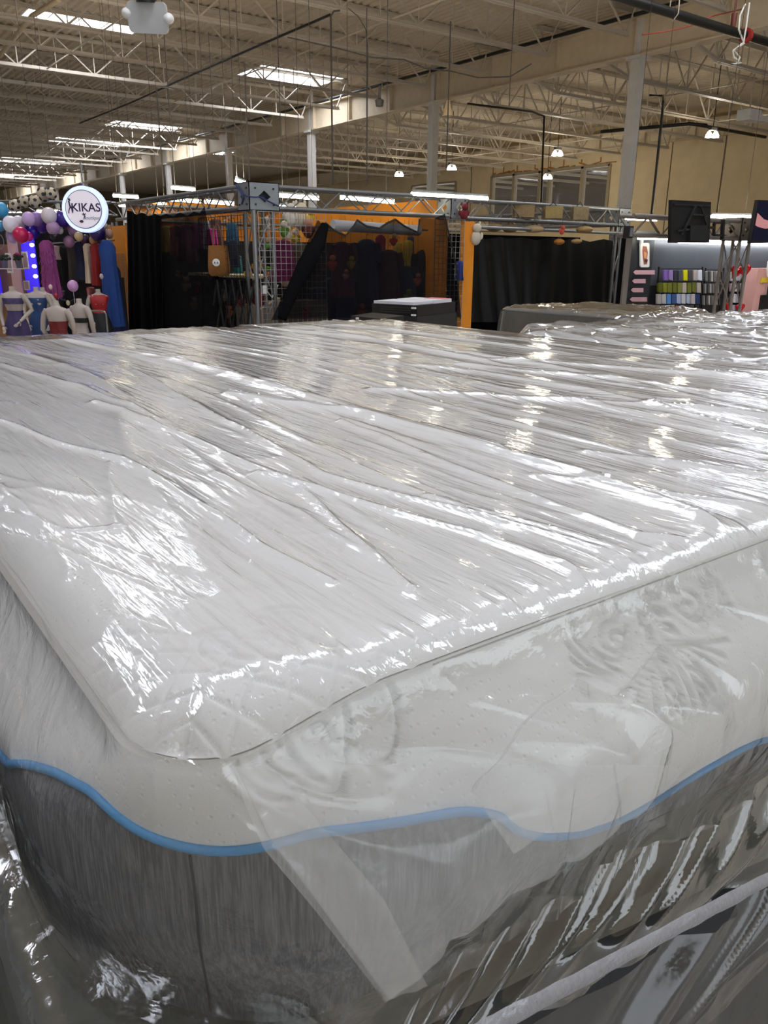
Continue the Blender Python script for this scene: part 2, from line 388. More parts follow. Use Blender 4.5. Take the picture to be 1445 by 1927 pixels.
# open web joists along X
def joist(y, x0, x1, zb, zt, name_label, step=1.22):
    e = empty('ceiling_joist', (x0, y, zb), name_label, 'roof joist', 'open web steel joists under the roof', 'structure')
    m = MB()
    for s in (-.05, .05): m.bbox((x0-.0, y+s-.035, zt-.02), (x1, y+s+.035, zt)); m.bbox((x0, y+s*.3-.012, zt-.11), (x1, y+s*.3+.012, zt-.02))
    m.build('top_chord', PAINT, e, smooth=False)
    b0, b1 = x0+.9, x1-.45
    m = MB()
    for s in (-.05, .05): m.bbox((b0, y+s-.035, zb), (b1, y+s+.035, zb+.02)); m.bbox((b0, y+s*.3-.012, zb+.02), (b1, y+s*.3+.012, zb+.1))
    m.build('bottom_chord', PAINT, e, smooth=False)
    m = MB(); n = max(2, int(round((b1-b0)/(2*step)))); dx = (b1-b0)/n
    m.tube([(x0+.1, y, zt-.05), (b0+.1, y, zb+.05)], .028, 4); m.tube([(b1-.1, y, zb+.05), (x1-.1, y, zt-.05)], .028, 4)
    for i in range(n):
        xa = b0+.1+i*(b1-b0-.2)/n; xb = xa+(b1-b0-.2)/n; xm = (xa+xb)/2
        m.tube([(xa, y, zb+.05), (xm, y, zt-.05)], .026, 4); m.tube([(xm, y, zt-.05), (xb, y, zb+.05)], .026, 4); m.tube([(xa+.02, y, zb+.05), (xa+.02, y, zt-.05)], .02, 4)
        m.tube([(xm, y, zt-.05), (xm, y+.0, zb+.05)], .014, 4)
    m.build('web', PAINT, e, smooth=False)
    return e
for k in range(0, 26):
    y = 11.7+2.64*k-2.64*1
    joist(y, 3.4 if k < 14 else -2, 18.5, 6.85, DZ-.01, 'cream open web steel joist under the roof deck, near side of the girder')
for k in range(-1, 12):
    y = 12.75+2.62*k
    e = joist(y, 18.6, 33.2, 6.22, DZ-.01, 'cream open web steel joist under the roof deck, beyond the girder')
    MB().beam((18.6, y, 6.5), (19.7, y, 6.24), .07).build('knee_brace', PAINT, e, smooth=False)
# girders at left of near bay
tag(girder(3.2, 6.9, 7.5, .28, -10, 89).build('ceiling_girder', GIRD, smooth=False), 'steel girder above the left end of the hall', 'girder', kind='structure')
# cross bridging, along Y
m = MB()
for x in (7.5, 12.6, 22.5, 28): m.tube([(x, 8, 6.9 if x < 18 else 6.27), (x, 75 if x < 18 else 43, 6.9 if x < 18 else 6.27)], .022, 4)
tag(m.build('ceiling_bridging', PAINT, smooth=False), 'thin bridging rods tying the roof joists together', 'bridging', kind='structure')
# pipes
def pipe(pts, r, label, m=DARKP, name='sprinkler_pipe', n=10):
    return tag(MB().tube(pts, r, n).build(name, m), label, 'pipe', kind='structure')
pe = empty('sprinkler_main', (16, 10.46, 6.0), 'large dark sprinkler pipe with red coupling at top right', 'pipe')
MB().tube([(9, 10.46, 6.0), (19.5, 10.46, 6.0)], .085, 14).build('pipe_run', DARKP, pe)
q = onf(1404, 64, 17.9); c = float(ony(1404, 63, 10.46)[0])
MB().tube([(c-.05, 10.46, 6), (c+.05, 10.46, 6)], .14, 14).build('coupling', mat('red_coupling', 'A8302A', .5), pe)
c2 = float(ony(1380, 42, 10.46)[0])
MB().tube([(c2, 10.46, 6.05), (c2, 10.46, 6.32)], [.05, .06], 10).tube([(c2, 10.46, 6.3), (c2, 10.46, 7.3)], .02, 6).build('riser_valve', mat('rust_valve', '70382A', .5), pe)
c3 = float(ony(1268, 22, 10.46)[0])
MB().tube([(c3, 10.46-.09, 6.3), (c3, 10.36, 5.98), (c3, 10.46, 5.88), (c3, 10.56, 5.98), (c3, 10.55, 6.9)], .012, 6).build('pipe_hanger', PAINT, pe)
pipe([(18.2, 6, 7.35), (18.2, 60, 7.35)], .05, 'dark pipe running beside the deep girder')
pipe([tuple(onz(150, 232, 6.8)), tuple(onz(250, 192, 6.8)), tuple(onz(336, 152, 6.8)), tuple(onz(500, 80, 6.8)), tuple(onz(621, 28, 6.8))], .03, 'dark pipe crossing under the joists at upper left')
pipe([tuple(onz(0, 105, 7.2)), tuple(onz(60, 30, 7.2)), tuple(onz(110, 0, 7.2))], .06, 'dark slanting pipe in the upper left corner', GIRD)
pipe([tuple(onz(880, 195, 6.0)), tuple(onz(1000, 210, 6.0)), tuple(onz(1024, 219, 6.0)), tuple(onz(1024, 219, 5.9)), tuple(onf(1018, 380, 26))], .03, 'thin dark conduit bending down over the interior window')
p0 = onz(1222, 179, 6.2); pipe([p0, onz(1247, 180, 6.2), onf(1248, 190, 24.5), onf(1225, 408, 24.5)], .032, 'thin dark conduit bending down right of the nearest column')
pipe([onf(1130, 248, 27), onf(1296, 233, 26), onf(1330, 236, 26)], .05, 'dark pipe under the far joists right of the column')
pipe([onz(1296, 232, 6.25), onz(1440, 258, 6.25)], .06, 'dark pipe end near the top of the tan wall')
# hanging cables and drop rods
CABM = mat('drop_cable', '2E2A26', .6)
for (u, v0, v1, lb, rr) in [(622, 25, 348, 'thick black drop cord hanging above the corner truss', .016), (460, 118, 340, 'thin dark drop cord left of the corner truss', .011), (294, 165, 350, 'dark cable dropping near the left columns', .014),
                        (848, 40, 320, 'thin dark cable hanging right of the second column', .012), (690, 15, 350, 'faint thin cable left of the second column', .008), (968, 0, 200, 'thin rod hanging near the top centre', .008),
                        (535, 150, 345, 'very faint wire hanging above the corner truss', .005), (392, 60, 240, 'faint wire hanging at upper left', .005)]:
    f = 15.5; p = onf(u, v0, f); q2 = onf(u, v1, f); q2[0], q2[1] = p[0], p[1]
    pts = [p, q2]
    if u == 622: pts = [onf(640, 22, f)+[0, 0, .02], onf(628, 21, f), p+[0, 0, -.05], q2]
    if u == 294: pts = [onf(330, 168, f), onf(310, 163, f), p, q2]
    tag(MB().tube(pts, rr, 6).build('drop_cable', CABM), lb, 'cable')
f = 15.5
tag(MB().tube([onf(655, 15, f), onf(675, 32, f), onf(688, 55, f), onf(692, 90, f), onf(690, 345, f)], .008, 5).build('drop_cable', CABM), 'thin black cable curving over and down near the top centre', 'cable')
tag(MB().tube([onf(u, v, f) for u, v in [(541, 70), (640, 92), (700, 108), (760, 112), (800, 128), (850, 134), (900, 146), (960, 144), (1000, 120)]], .012, 5).build('drop_cable', CABM), 'long sagging cable strung along a joist at top centre', 'cable')
ws = MB(); ww = [(1402, 8), (1392, 30), (1390, 55), (1400, 82), (1380, 94), (1392, 108), (1384, 122), (1376, 121), (1396, 118), (1381, 108), (1379, 96), (1399, 80), (1404, 50), (1410, 5)]
tag(ws.tube([ony(u, v, 10.2) for u, v in ww], .018, 6).build('dangling_wire', mat('white_wire', 'E8E6DE', .5)), 'loose white wire dangling over the dark sprinkler pipe', 'wire')
tag(MB().tube([onf(u, v, 18.2) for u, v in [(1208, 65), (1260, 58), (1300, 48), (1340, 30)]]+[ony(1420, 12, 12), ony(1445, 24, 12)], .015, 5).build('dangling_wire', mat('red_wire', 'A8442E', .6)), 'thin red wire running along the deep girder', 'wire')
# access point box hanging upper left
f = 9.0; c = onf(277, 33, f); e = empty('ceiling_speaker', c, 'white rounded rectangular box hung from the ceiling at upper left', 'ceiling unit')
hw = .5*f/F*1.02; W_, H_ = 64*f/F, 45*f/F; rr = .05
pts = []
for (sx, sy, a0) in ((1, 1, 0), (-1, 1, 90), (-1, -1, 180), (1, -1, 270)):
    for k in range(6):
        a = R(a0+k*18); pts.append((sx*(W_/2-rr)+rr*math.cos(a), sy*(H_/2-rr)+rr*math.sin(a)))
upv = np.array([math.sin(YAW)*-.25, math.cos(YAW)*-.25, .97]); nrm = np.cross(RT, upv)
tl = RT*math.cos(.035) - upv*math.sin(.035); tu = upv*math.cos(.035)+RT*math.sin(.035)
MB().prism([c+tl*a+tu*b for a, b in pts], nrm*-.06).build('front_panel', mat('speaker_panel', 'B9BBBD', .5), e)
for s in (-1, 1): MB().ell(c+tl*s*(W_/2+.01)-nrm*.03+tu*(.03 if s < 0 else 0), (.055, .055, .05)).build('side_knob', WHITEP, e)
MB().tube([c+tu*(H_/2-.01)-nrm*.03, c+tu*(H_/2+.08)-nrm*.03], .1, 12).build('mount', BLACK, e)
MB().tube([c+tu*(H_/2)-nrm*.03, c+tu*(H_/2+.1)-nrm*.03+[0, 0, 3.6]], .02, 8).build('hanging_rod', PAINT, e)
# high bay lamps
for (u, v, x, lb) in [(850, 317, 25.9, 'twin bright lamp hanging right of the second column'), (751, 329, 25.9, 'twin bright lamp hanging left of the second column'), (1049, 290, 25.9, 'bright lamp above the wide interior window'),
                  (1340, 255, 25.9, 'bright lamp near the top of the tan wall at right'), (1030, 334, 30, 'small twin lamp in front of the wide interior window'), (158, 150, 0, '')]:
    if not lb: continue
    p = onx(u, v, x); e = empty('hanging_lamp', p, lb, 'lamp')
    for s in (-1, 1):
        q = p + RT*s*.11
        MB().loft([(q[0], q[1], q[2]+.12, .04, .04), (q[0], q[1], q[2]+.02, .10, .10), (q[0], q[1], q[2]-.06, .115, .115)], 14).build('lamp_shade', LAMPG, e)
    lamp('POINT', 'lamp_light', p-[0, 0, .2], 120, (1, .88, .68), e, .12)
    MB().box(p+[0, 0, .2], (.34, .12, .1)).build('ballast', mat('lamp_housing', '5A554C', .5), e, smooth=False)
    MB().tube([p+[0, 0, .2], (p[0], p[1], 7.9)], .015, 6).build('hanging_rod', CABM, e)
p = onf(1409, 218, 24); e = empty('ceiling_unit', p, 'white boxy unit hung under the joists at the right', 'ceiling unit')
MB().box(p, (.55, .4, .28)).build('housing', WHITEP, e, smooth=False); MB().box(p+[.5, 0, -.04], (.6, .34, .14)).build('duct', WHITEP, e, smooth=False)
MB().tube([p, (p[0], p[1], 6.4)], .02).build('hanging_rod', PAINT, e)
p = onf(843, 200, 19); MBc = MB().loft([(p[0], p[1], p[2]+.12, .03, .03), (p[0], p[1], p[2]-.2, .13, .13)], 14)
tag(MBc.build('horn_speaker', mat('horn', 'C7AE86', .6)), 'small tan cone hanging beside the second column top', 'cone')
p = onf(714, 194, 17); tag(MB().loft([(p[0], p[1], p[2]+.3, .02, .02), (p[0], p[1], p[2]+.08, .03, .03), (p[0], p[1], p[2]+.05, .09, .09), (p[0], p[1], p[2]-.06, .07, .07)], 14).build('dome_camera', mat('dome', '3A3732', .4)), 'small dark dome camera under the brightest skylight', 'camera')

# ================================================================= MATTRESS ON TOP OF THE PILE
X0, Y0, X1, Y1, ZT = .116, .358, 1.91, 2.575, 1.352
def growth(a, b, d0, k, dmax):
    out = [a]; d = d0
    while out[-1] < b: out.append(out[-1]+d); d = min(d*k, dmax)
    out = np.array(out); return a+(out-a)*(b-a)/(out[-1]-a)
def outline(x0, y0, x1, y1, r, rf, fx, fy, nc=64):
    """closed plan outline; fx, fy: fractions 0..1 along the front and the left side starting at the near corner"""
    P = []; Nn = []
    ly = y1-rf-(y0+r); lx = x1-rf-(x0+r)
    for t in fy[::-1]: P.append((x0, y0+r+ly*t)); Nn.append((-1, 0))
    for k in range(1, nc):
        a = math.pi+math.pi/2*k/nc; P.append((x0+r+r*math.cos(a), y0+r+r*math.sin(a))); Nn.append((math.cos(a), math.sin(a)))
    for t in fx: P.append((x0+r+lx*t, y0)); Nn.append((0, -1))
    for (cx, cy, a0) in ((x1-rf, y0+rf, -90), (x1-rf, y1-rf, 0), (x0+rf, y1-rf, 90)):
        for k in range(9):
            a = R(a0+k*90/8); P.append((cx+rf*math.cos(a), cy+rf*math.sin(a))); Nn.append((math.cos(a), math.sin(a)))
        if a0 == -90:
            for t in np.linspace(0, 1, 14)[1:-1]: P.append((x1, y0+rf+(y1-y0-2*rf)*t)); Nn.append((1, 0))
        if a0 == 0:
            for t in np.linspace(0, 1, 14)[1:-1]: P.append((x1-rf-(x1-x0-2*rf)*t, y1)); Nn.append((0, 1))
    P.append(P[0]); Nn.append(Nn[0])
    return np.array(P), np.array(Nn)
FX = growth(0, 1, .0009, 1.006, .012); FY = growth(0, 1, .0014, 1.008, .012)
def smooth(t): t = np.clip(t, 0, 1); return t*t*(3-2*t)
def zbot(x): return 1.135-.042*smooth((.33-x)/.16)-.15*np.clip(x-.45, 0, .5)
def shoulder(x):
    k = smooth((.27-x)/.12); return .012+.016*k, .028+.022*k      # drop and width of the rounded front edge
def edge_z(p): return ZT-np.where(p[:, 0] < X0+.002, .028, np.where(p[:, 1] < Y0+.0601, shoulder(p[:, 0])[0], .02))
def side_surface(V, off=0.0, grow=0.0, x0=X0, y0=Y0):
    """V: levels 0..1 ; returns P (n, m, 3) and outward normals (n, m, 2)"""
    cols = []; nn = []
    for v in V:
        b = float(smooth(v/.45)); o = off+grow*v
        tk = float(smooth((v-.55)/.45)); p, n = outline(x0-.041*b+.012*tk-o, y0-.058*b+.022*tk-o, X1+.01*b+o, Y1+.01*b+o, .06+.175*b+o*.5, .06, FX, FY)
        zt = EZ+off*.5; z = zt+(zbot(p[:, 0])-zt)*v
        cols.append(np.column_stack([p, z])); nn.append(n)
    return np.stack(cols, 1), np.stack(nn, 1)
def project(P):
    d = P-CAM; x = d[..., 0]*math.cos(YAW)-d[..., 1]*math.sin(YAW); y = d[..., 0]*math.sin(YAW)+d[..., 1]*math.cos(YAW); z = d[..., 2]
    Z = y*math.cos(PITCH)-z*math.sin(PITCH); Y = -(y*math.sin(PITCH)+z*math.cos(PITCH))
    return 722.5+F*(c_*x-s_*Y)/Z, 963.5+F*(s_*x+c_*Y)/Z
# ornament stitched into the knit, as polylines in a unit frame
def spiral(cx, cy, r, a0, turns, sg=1, n=26, end=.12):
    return [(cx+(r*(1-(1-end)*t))*math.cos(R(a0)+sg*2*math.pi*turns*t), cy+(r*(1-(1-end)*t))*math.sin(R(a0)+sg*2*math.pi*turns*t)) for t in np.linspace(0, 1, n)]
def bez(a, b, c, n=9): return [((1-t)**2*a[0]+2*t*(1-t)*b[0]+t*t*c[0], (1-t)**2*a[1]+2*t*(1-t)*b[1]+t*t*c[1]) for t in np.linspace(0, 1, n)]
def damask():
    H = []
    H.append(spiral(.24, .55, .14, -60, 1.5)); H.append(spiral(.48, .12, .2, 100, 1.35, -1)); H.append(bez((.32, .2), (.5, -.3), (.72, .05)))
    H.append(bez((.70, -.1), (.95, .2), (.86, .62))); H.append(bez((.86, .62), (.78, .72), (.72, .55))); H.append(bez((.62, -.18), (.82, .05), (.78, .4)))
    for k in range(4): H.append(bez((.66+.03*k, -.18-.02*k), (.9+.05*k, -.1+.03*k), (.98+.02*k, .28-.17*k)))
    for k in range(5): H.append(bez((.06, .85-.2*k), (.14, .9-.2*k), (.18, .74-.2*k))); H.append(bez((.06, .85-.2*k), (.1, .72-.2*k), (.18, .74-.2*k)))
    for k in range(5): H.append(bez((.05, -.15), (.1+.13*k, -.3-.02*k), (.14+.15*k, -.95+.14*k)))
    for k in range(3): H.append(bez((.1, -.3-.2*k), (.22, -.25-.2*k), (.2, -.42-.2*k)))
    H.append(bez((.3, .75), (.45, .9), (.5, .6))); H.append(bez((.2, .35), (.4, .45), (.42, .3)))
    return H + [[(-a, b) for a, b in l] for l in H] + [[(0, .9), (0, -.9)]]
def scrolls():
    H = [bez((-.9, .3), (-.7, .95), (-.3, .5), 12), bez((-.9, .3), (-.95, -.4), (-.5, -.7), 12), bez((-.3, .5), (-.5, 0), (-.15, -.6), 12), bez((-.05, .7), (.35, .9), (.3, .1), 12),
         bez((.3, .1), (.2, -.6), (.0, -.9), 12), bez((.25, .8), (.95, .9), (.9, .1), 14), bez((.9, .1), (.85, -.5), (.6, -.7), 10), bez((-.1, .2), (.1, .3), (.12, -.1), 8), bez((-.65, .2), (-.5, .4), (-.45, .1), 8), bez((-.65, .2), (-.6, -.3), (-.45, -.4), 8)]
    return H
def relief(U, V, items):
    """grooves around stitched motifs: items = (polylines, cu, cv, su, sv, width, depth)"""
    h = np.zeros(U.shape)
    for (pl, cu, cv, su, sv, w, d) in items:
        msk = (np.abs(U-cu) < su*1.25) & (np.abs(V-cv) < sv*1.25)
        if not msk.any(): continue
        u = U[msk]; v = V[msk]; dm = np.full(u.shape, 9.)
        for l in pl: dm = np.minimum(dm, dist_poly(u, v, [(cu+a*su, cv+b*sv) for a, b in l]))
        h[msk] += -d*np.exp(-(dm/w)**2) + d*.35*np.exp(-((dm-2.6*w)/(1.6*w))**2)
    return h
def quilt(U, V, s, w, d):
    a = (U+V)/s; b = (U-V)/s
    f = lambda q: np.abs(q-np.round(q))*s/1.414
    dm = np.minimum(f(a), f(b)); return -d*np.exp(-(dm/w)**2)
WHITE = fabric_white(); GREY = fabric_grey('grey_heather', (.085, .088, .095), (.19, .195, .205)); BLUE = mat('blue_piping', '4FA0DC', .5, bump=(300, .3, .001))
MT = empty('mattress', (X0, Y0, 1.16), 'white-topped mattress with blue wavy piping in clear plastic, topmost of the near pile', 'mattress')
# --- top panel
ax = growth(X0, X1, .0013, 1.007, .012); ay = growth(Y0, Y1, .0015, 1.007, .013)
GX, GY = np.meshgrid(ax, ay, indexing='ij')
def round_plan(GX, GY, x0, y0, x1, y1, r):
    qx = np.where(GX < x0+r, GX-(x0+r), np.where(GX > x1-r, GX-(x1-r), 0)); qy = np.where(GY < y0+r, GY-(y0+r), np.where(GY > y1-r, GY-(y1-r), 0))
    L = np.hypot(qx, qy); k = np.where(L > 1e-9, np.maximum(np.abs(qx), np.abs(qy))/np.maximum(L, 1e-9), 1)
    return GX-qx+qx*k, GY-qy+qy*k
PX, PY = round_plan(GX, GY, X0, Y0, X1, Y1, .06)
de = np.minimum(np.minimum(GX-X0, X1-GX), np.minimum(GY-Y0, Y1-GY))
def edge_drop(A, B, e=0.0):
    rs, wf = shoulder(A); wl = .05
    u = np.clip(1-(A-X0+e)/wl, 0, 1); v = np.clip(1-(B-Y0+e)/wf, 0, 1); w_ = np.clip(1-np.minimum(X1+e-A, Y1+e-B)/.03, 0, 1)
    m_ = np.clip((u**4+v**4+w_**4)**.25, 0, 1); r_ = np.where(v > u, rs, .028); r_ = np.where(w_ > np.maximum(u, v), .02, r_)
    return r_*(1-np.sqrt(np.clip(1-(.88*m_)**2, 0, 1)))/.525
Z = ZT - edge_drop(GX, GY) + .004*(fbm(GX*3, GY*3, 3)-.5)
mask_c = smooth((.30-GX-.9*(GY-.36))/.04+.2)*smooth((.55-GY)/.05)
Z += quilt(GX, GY, .034, .0016, .0022)*mask_c
mq = smooth((fbm(GX*2.1, GY*2.1, 11)-.5)/.06)*smooth((GX-.42)/.1)*smooth((GY-.45)/.1)
Z += quilt(GX, GY*1.0, .06, .003, .003)*mq
DM = damask(); SC = scrolls()
Z += relief(GX, GY, [(DM, .34, .62, .075, .085, .0022, .0022), (DM, .56, .44, .07, .07, .002, .002), (SC, .22, .43, .05, .05, .002, .002), (DM, .9, .8, .12, .12, .004, .003), (DM, .36, 1.25, .12, .14, .004, .003)])
fast_grid('top_panel', np.stack([PX, PY, Z], -1), WHITE, MT)
# --- side, white border above the piping and grey border below
EZ = edge_z(outline(X0, Y0, X1, Y1, .06, .06, FX, FY)[0])
VL = np.linspace(0, 1, 121); SP, SN = side_surface(VL)
pu, pv = project(SP)
npts = SP.shape[0]; iC = len(FY)-1; iF = iC+64
PIPX = [(8, 1425), (30, 1450), (62, 1446), (110, 1437), (150, 1452), (180, 1475), (220, 1520), (262, 1562), (300, 1588), (340, 1603), (400, 1606), (480, 1594), (560, 1562), (620, 1545), (680, 1530), (770, 1518), (850, 1527), (950, 1556), (1040, 1572), (1110, 1567), (1200, 1525), (1300, 1462), (1380, 1415), (1440, 1386)]
kk = []; vv = []
sel = slice(0, iF+len(FX))
for (u, v) in PIPX:
    D = (pu[sel]-u)**2+(pv[sel]-v)**2; i, j = np.unravel_index(np.argmin(D), D.shape); kk.append(i); vv.append(VL[j])
o_ = np.argsort(kk); kk = np.array(kk)[o_]; vv = np.array(vv)[o_]
print('PIPING', list(zip(kk.tolist(), np.round(vv, 2).tolist())), iC, iF)
idx = np.arange(npts); vp = np.interp(idx, kk, vv)
arc = np.concatenate([[0], np.cumsum(np.hypot(*np.diff(SP[:, 60, :2], axis=0).T))])
out_l = idx < kk[0]; out_r = idx > kk[-1]
vp[out_l] = vv[0]+.1*np.sin((arc[kk[0]]-arc[out_l])*14); vp[out_r] = vv[-1]+.1*np.sin((arc[out_r]-arc[kk[-1]])*14)
vp = np.convolve(np.pad(vp, 12, mode='edge'), np.ones(25)/25, 'valid'); vp = np.clip(vp, .2, .92)
def at_level(V):
    """V (n,) or (n,m) levels per outline point -> positions by interpolation along the side"""
    V = np.asarray(V); 
    if V.ndim == 1: V = V[:, None]
    f = V*120; j = np.clip(f.astype(int), 0, 119); t = (f-j)[..., None]; i = np.arange(npts)[:, None]
    return SP[i, j]*(1-t)+SP[i, j+1]*t, SN[i, j]
Wv = np.linspace(0, 1, 90)[None, :]*vp[:, None]
Pw, Nw = at_level(Wv)
sx = Pw[..., 0].copy(); sz = Pw[..., 2]
front = (np.arange(npts)[:, None] >= iC+40)*np.ones_like(sx); lft = 1-front
h = relief(sx, sz, [(DM, .535, 1.302, .105, .058, .0017, .0044), (SC, .215, 1.318, .062, .034, .0018, .0040), (DM, 1.0, 1.29, .11, .06, .002, .003), (SC, .82, 1.30, .08, .045, .002, .003)])*front
cq = smooth((.17-sx)/.03)*smooth((.42-Pw[..., 1])/.03)
pass
h += .003*(fbm(arc[:, None]*9+0*sz, sz*14, 21)-.5)
h -= .0022*np.exp(-(Wv/ .012)**2)*smooth((sx-.2)/.06)*front
h += .004*np.sin(np.pi*np.clip(Wv/np.maximum(vp[:, None], .1), 0, 1))
h *= smooth(Wv/.05)
Pw = Pw.copy(); Pw[..., :2] += Nw*h[..., None]
lip = Pw[:, :1].copy(); lip[..., :2] -= Nw[:, :1]*.005; lip[..., 2] -= .0005
fast_grid('white_border', np.concatenate([lip, Pw], 1), WHITE, MT)
gv = vp[:, None]+(1-vp[:, None])*np.linspace(0, 1, 50)[None, :]
Pg, Ng = at_level(gv); fast_grid('grey_border', Pg, GREY, MT)
bt = Pg[:, -1]; 
MB().add([tuple(p) for p in bt[:-1:4]], [tuple(range(len(bt[:-1:4])))]).build('underside', GREY, MT, smooth=False)
Pp, Np_ = at_level(vp); Pp = Pp[:, 0].copy(); Pp[:, :2] += Np_[:, 0]*.0012
MB().tube([p for p in Pp[::2]], .0032, 10, caps=False).build('piping', BLUE, MT)
e0, n0 = at_level(np.zeros(npts)+.015); e0 = e0[:, 0].copy(); e0[:, :2] += n0[:, 0]*-.0006
MB().tube([p for p in e0[iF+70:iF+len(FX):3]], .0010, 6).build('seam', mat('seam_thread', 'B9B9B4', .8), MT)
# dark vertical tape seam at the grey corner
ic = iC+30; tp = [Pg[ic, j]+np.array([Ng[ic, j, 0], Ng[ic, j, 1], 0])*.0006 for j in range(2, 50, 3)]
MB().tube(tp, .0009, 6).build('corner_seam', mat('dark_seam', '2C2D30', .8), MT)

# --- clear plastic wrap
FILM = film('clear_wrap', .04, rough=.085, fine=(90, 8), bump=.6, boost=1.35)
FILMS = film('clear_wrap_side', .06, rough=.10, fine=(26, 26), bump=.7, boost=1.4)
FLAPM = film('clear_wrap_double', .27, rough=.14, fine=(22, 22), bump=.4, boost=.9)
wx = growth(X0-.008, X1+.008, .0018, 1.0035, .006); wy = growth(Y0-.008, Y1+.008, .0022, 1.004, .009)
WX_, WY_ = np.meshgrid(wx, wy, indexing='ij')
px, py = round_plan(WX_, WY_, X0-.008, Y0-.008, X1+.008, Y1+.008, .064)
s = WX_ + .045*np.sin(2.3*WY_+.6) + .05*(fbm(WX_*2.2, WY_*1.4, 31)-.5)
amp = .35+.65*smooth((WY_-.40)/.35)
hf = .008*ridge(s*8, WY_*.6, 41)**4*amp + .004*ridge(s*19, WY_*.9, 42)**4*amp + .0012*ridge(s*46, WY_*1.6, 43)**3 + .0005*fbm(s*85, WY_*5, 44)
hf += .0012*ridge(s*18+WY_*3, WY_*3, 45)**8
big = .006*fbm(WX_*2.4, WY_*.8, 46); hf += big*smooth((WY_-.5)/.4)
CR = [([(180, 765), (370, 840), (560, 925), (770, 1115)], .007, .006), ([(0, 800), (230, 880), (480, 1030), (620, 1100)], .006, .004), ([(430, 745), (680, 790), (900, 850), (1100, 905), (1330, 985), (1400, 1010)], .011, .010),
      ([(730, 690), (900, 705), (1100, 740), (1280, 790), (1445, 830)], .009, .012), ([(320, 680), (640, 770), (930, 850)], .008, .009), ([(400, 900), (560, 970), (700, 1060)], .004, .004), ([(480, 900), (700, 960), (900, 1010), (1120, 1090)], .006, .006),
      ([(700, 740), (1000, 760), (1445, 790)], .008, .014), ([(250, 700), (600, 900), (800, 950), (1000, 1000), (1250, 1075)], .006, .005), ([(0, 920), (70, 990), (130, 1080)], .004, .003), ([(860, 690), (1150, 720), (1445, 760)], .008, .012),
      ([(0, 690), (160, 740), (300, 800)], .007, .010), ([(190, 860), (330, 930), (480, 1030)], .004, .003), ([(800, 940), (1050, 1000), (1240, 1060)], .005, .005), ([(640, 800), (900, 900), (1200, 1010), (1380, 1020)], .006, .006),
      ([(205, 880), (215, 1010)], .002, .003), ([(120, 1010), (230, 1000)], .002, .002), ([(100, 640), (420, 700), (700, 800)], .007, .012), ([(600, 625), (900, 680), (1445, 720)], .008, .014), ([(1000, 900), (1445, 960)], .004, .006), ([(1100, 860), (1445, 900)], .005, .008)]
for (l, hh, ww) in CR:
    w = [tuple(onz(u, v, ZT+.005)[:2]) for u, v in l]
    xs_, ys_ = [q[0] for q in w], [q[1] for q in w]
    mk = (WX_ > min(xs_)-.06) & (WX_ < max(xs_)+.06) & (WY_ > min(ys_)-.06) & (WY_ < max(ys_)+.06)
    if not mk.any(): continue
    jx = WX_[mk]+.006*(vnoise(WX_[mk]*3, WY_[mk]*14, 51)-.5)
    d = dist_poly(jx, WY_[mk], w); hf[mk] += hh*np.exp(-d/ww)
dw = np.minimum(np.minimum(WX_-X0, X1-WX_), np.minimum(WY_-Y0, Y1-WY_))
fade = smooth((dw+.008)/.05)
# gathers of the film close to the right hand edge
gth = .0035*ridge(WX_*42+(WY_-Y0)*14*np.sin(WX_*9), WY_*3, 47)**3*np.exp(-np.maximum(dw, 0)/.05)
zt = ZT + .004 - edge_drop(WX_, WY_, .008) + hf*fade + gth*smooth((dw+.008)/.012)
fast_grid('plastic_wrap', np.stack([px, py, zt], -1), FILM, MT)
VS = np.linspace(0, 1.0, 90); QP, QN = side_surface(VS, off=.008, grow=.010)
ar = arc[:, None]+0*VS[None, :]; vs_ = VS[None, :]+0*ar
sl = ar+.10*vs_*np.sin(ar*5)+.03*(fbm(ar*4, vs_*2, 61)-.5)
hs = .005*ridge(sl*9, vs_*1.1, 62)**4*smooth(vs_/.3) + .0030*ridge(sl*24+vs_*2, vs_*2, 63)**4 + .0008*fbm(sl*40, vs_*5, 64) + .005*ridge(sl*5-vs_*1.6, vs_*1.5, 65)**6*smooth(vs_/.25)
hs *= smooth(vs_/.06)*(.12+.88*smooth((np.arange(npts)[:, None]-iC)/64.))
QP = QP.copy(); QP[..., :2] += QN*hs[..., None]
QP[..., 2] += -.012*vs_**3+.006*np.sin(ar*30)*vs_**4
fast_grid('plastic_wrap_sides', QP, FILMS, MT)
def flap(name, cor, y, n, amp, seed, mt=FLAPM, sag=0):
    """loose sheet between four edges given as lists of picture points on the side plane, left edge and right edge"""
    L_, R_ = cor; P = []
    yy = y
    for i in range(n):
        t = i/(n-1)
        def on(E):
            f = t*(len(E)-1); k = min(int(f), len(E)-2); g = f-k; return (E[k][0]*(1-g)+E[k+1][0]*g, E[k][1]*(1-g)+E[k+1][1]*g)
        a, b = on(L_), on(R_); row = []
        for j in range(n*2):
            q = j/(2*n-1); u = a[0]*(1-q)+b[0]*q; v = a[1]*(1-q)+b[1]*q
            row.append(ony(u, v, yy-.012*t*(1 if q > .02 else .3)))
        P.append(row)
    P = np.array(P); ss = P[..., 0]+.25*P[..., 2]
    P[..., 1] += amp*(ridge(ss*30, P[..., 2]*8, seed)**2-.4) + amp*.5*(fbm(ss*80, P[..., 2]*20, seed+1)-.5)
    return fast_grid(name, P, mt, MT)
flap('plastic_flap', ([(430, 1435), (452, 1500), (490, 1590), (600, 1722), (660, 1800), (722, 1882)], [(1290, 1440), (1250, 1480), (1190, 1545), (1050, 1640), (900, 1735), (790, 1840)]), .268, 60, .007, 71)
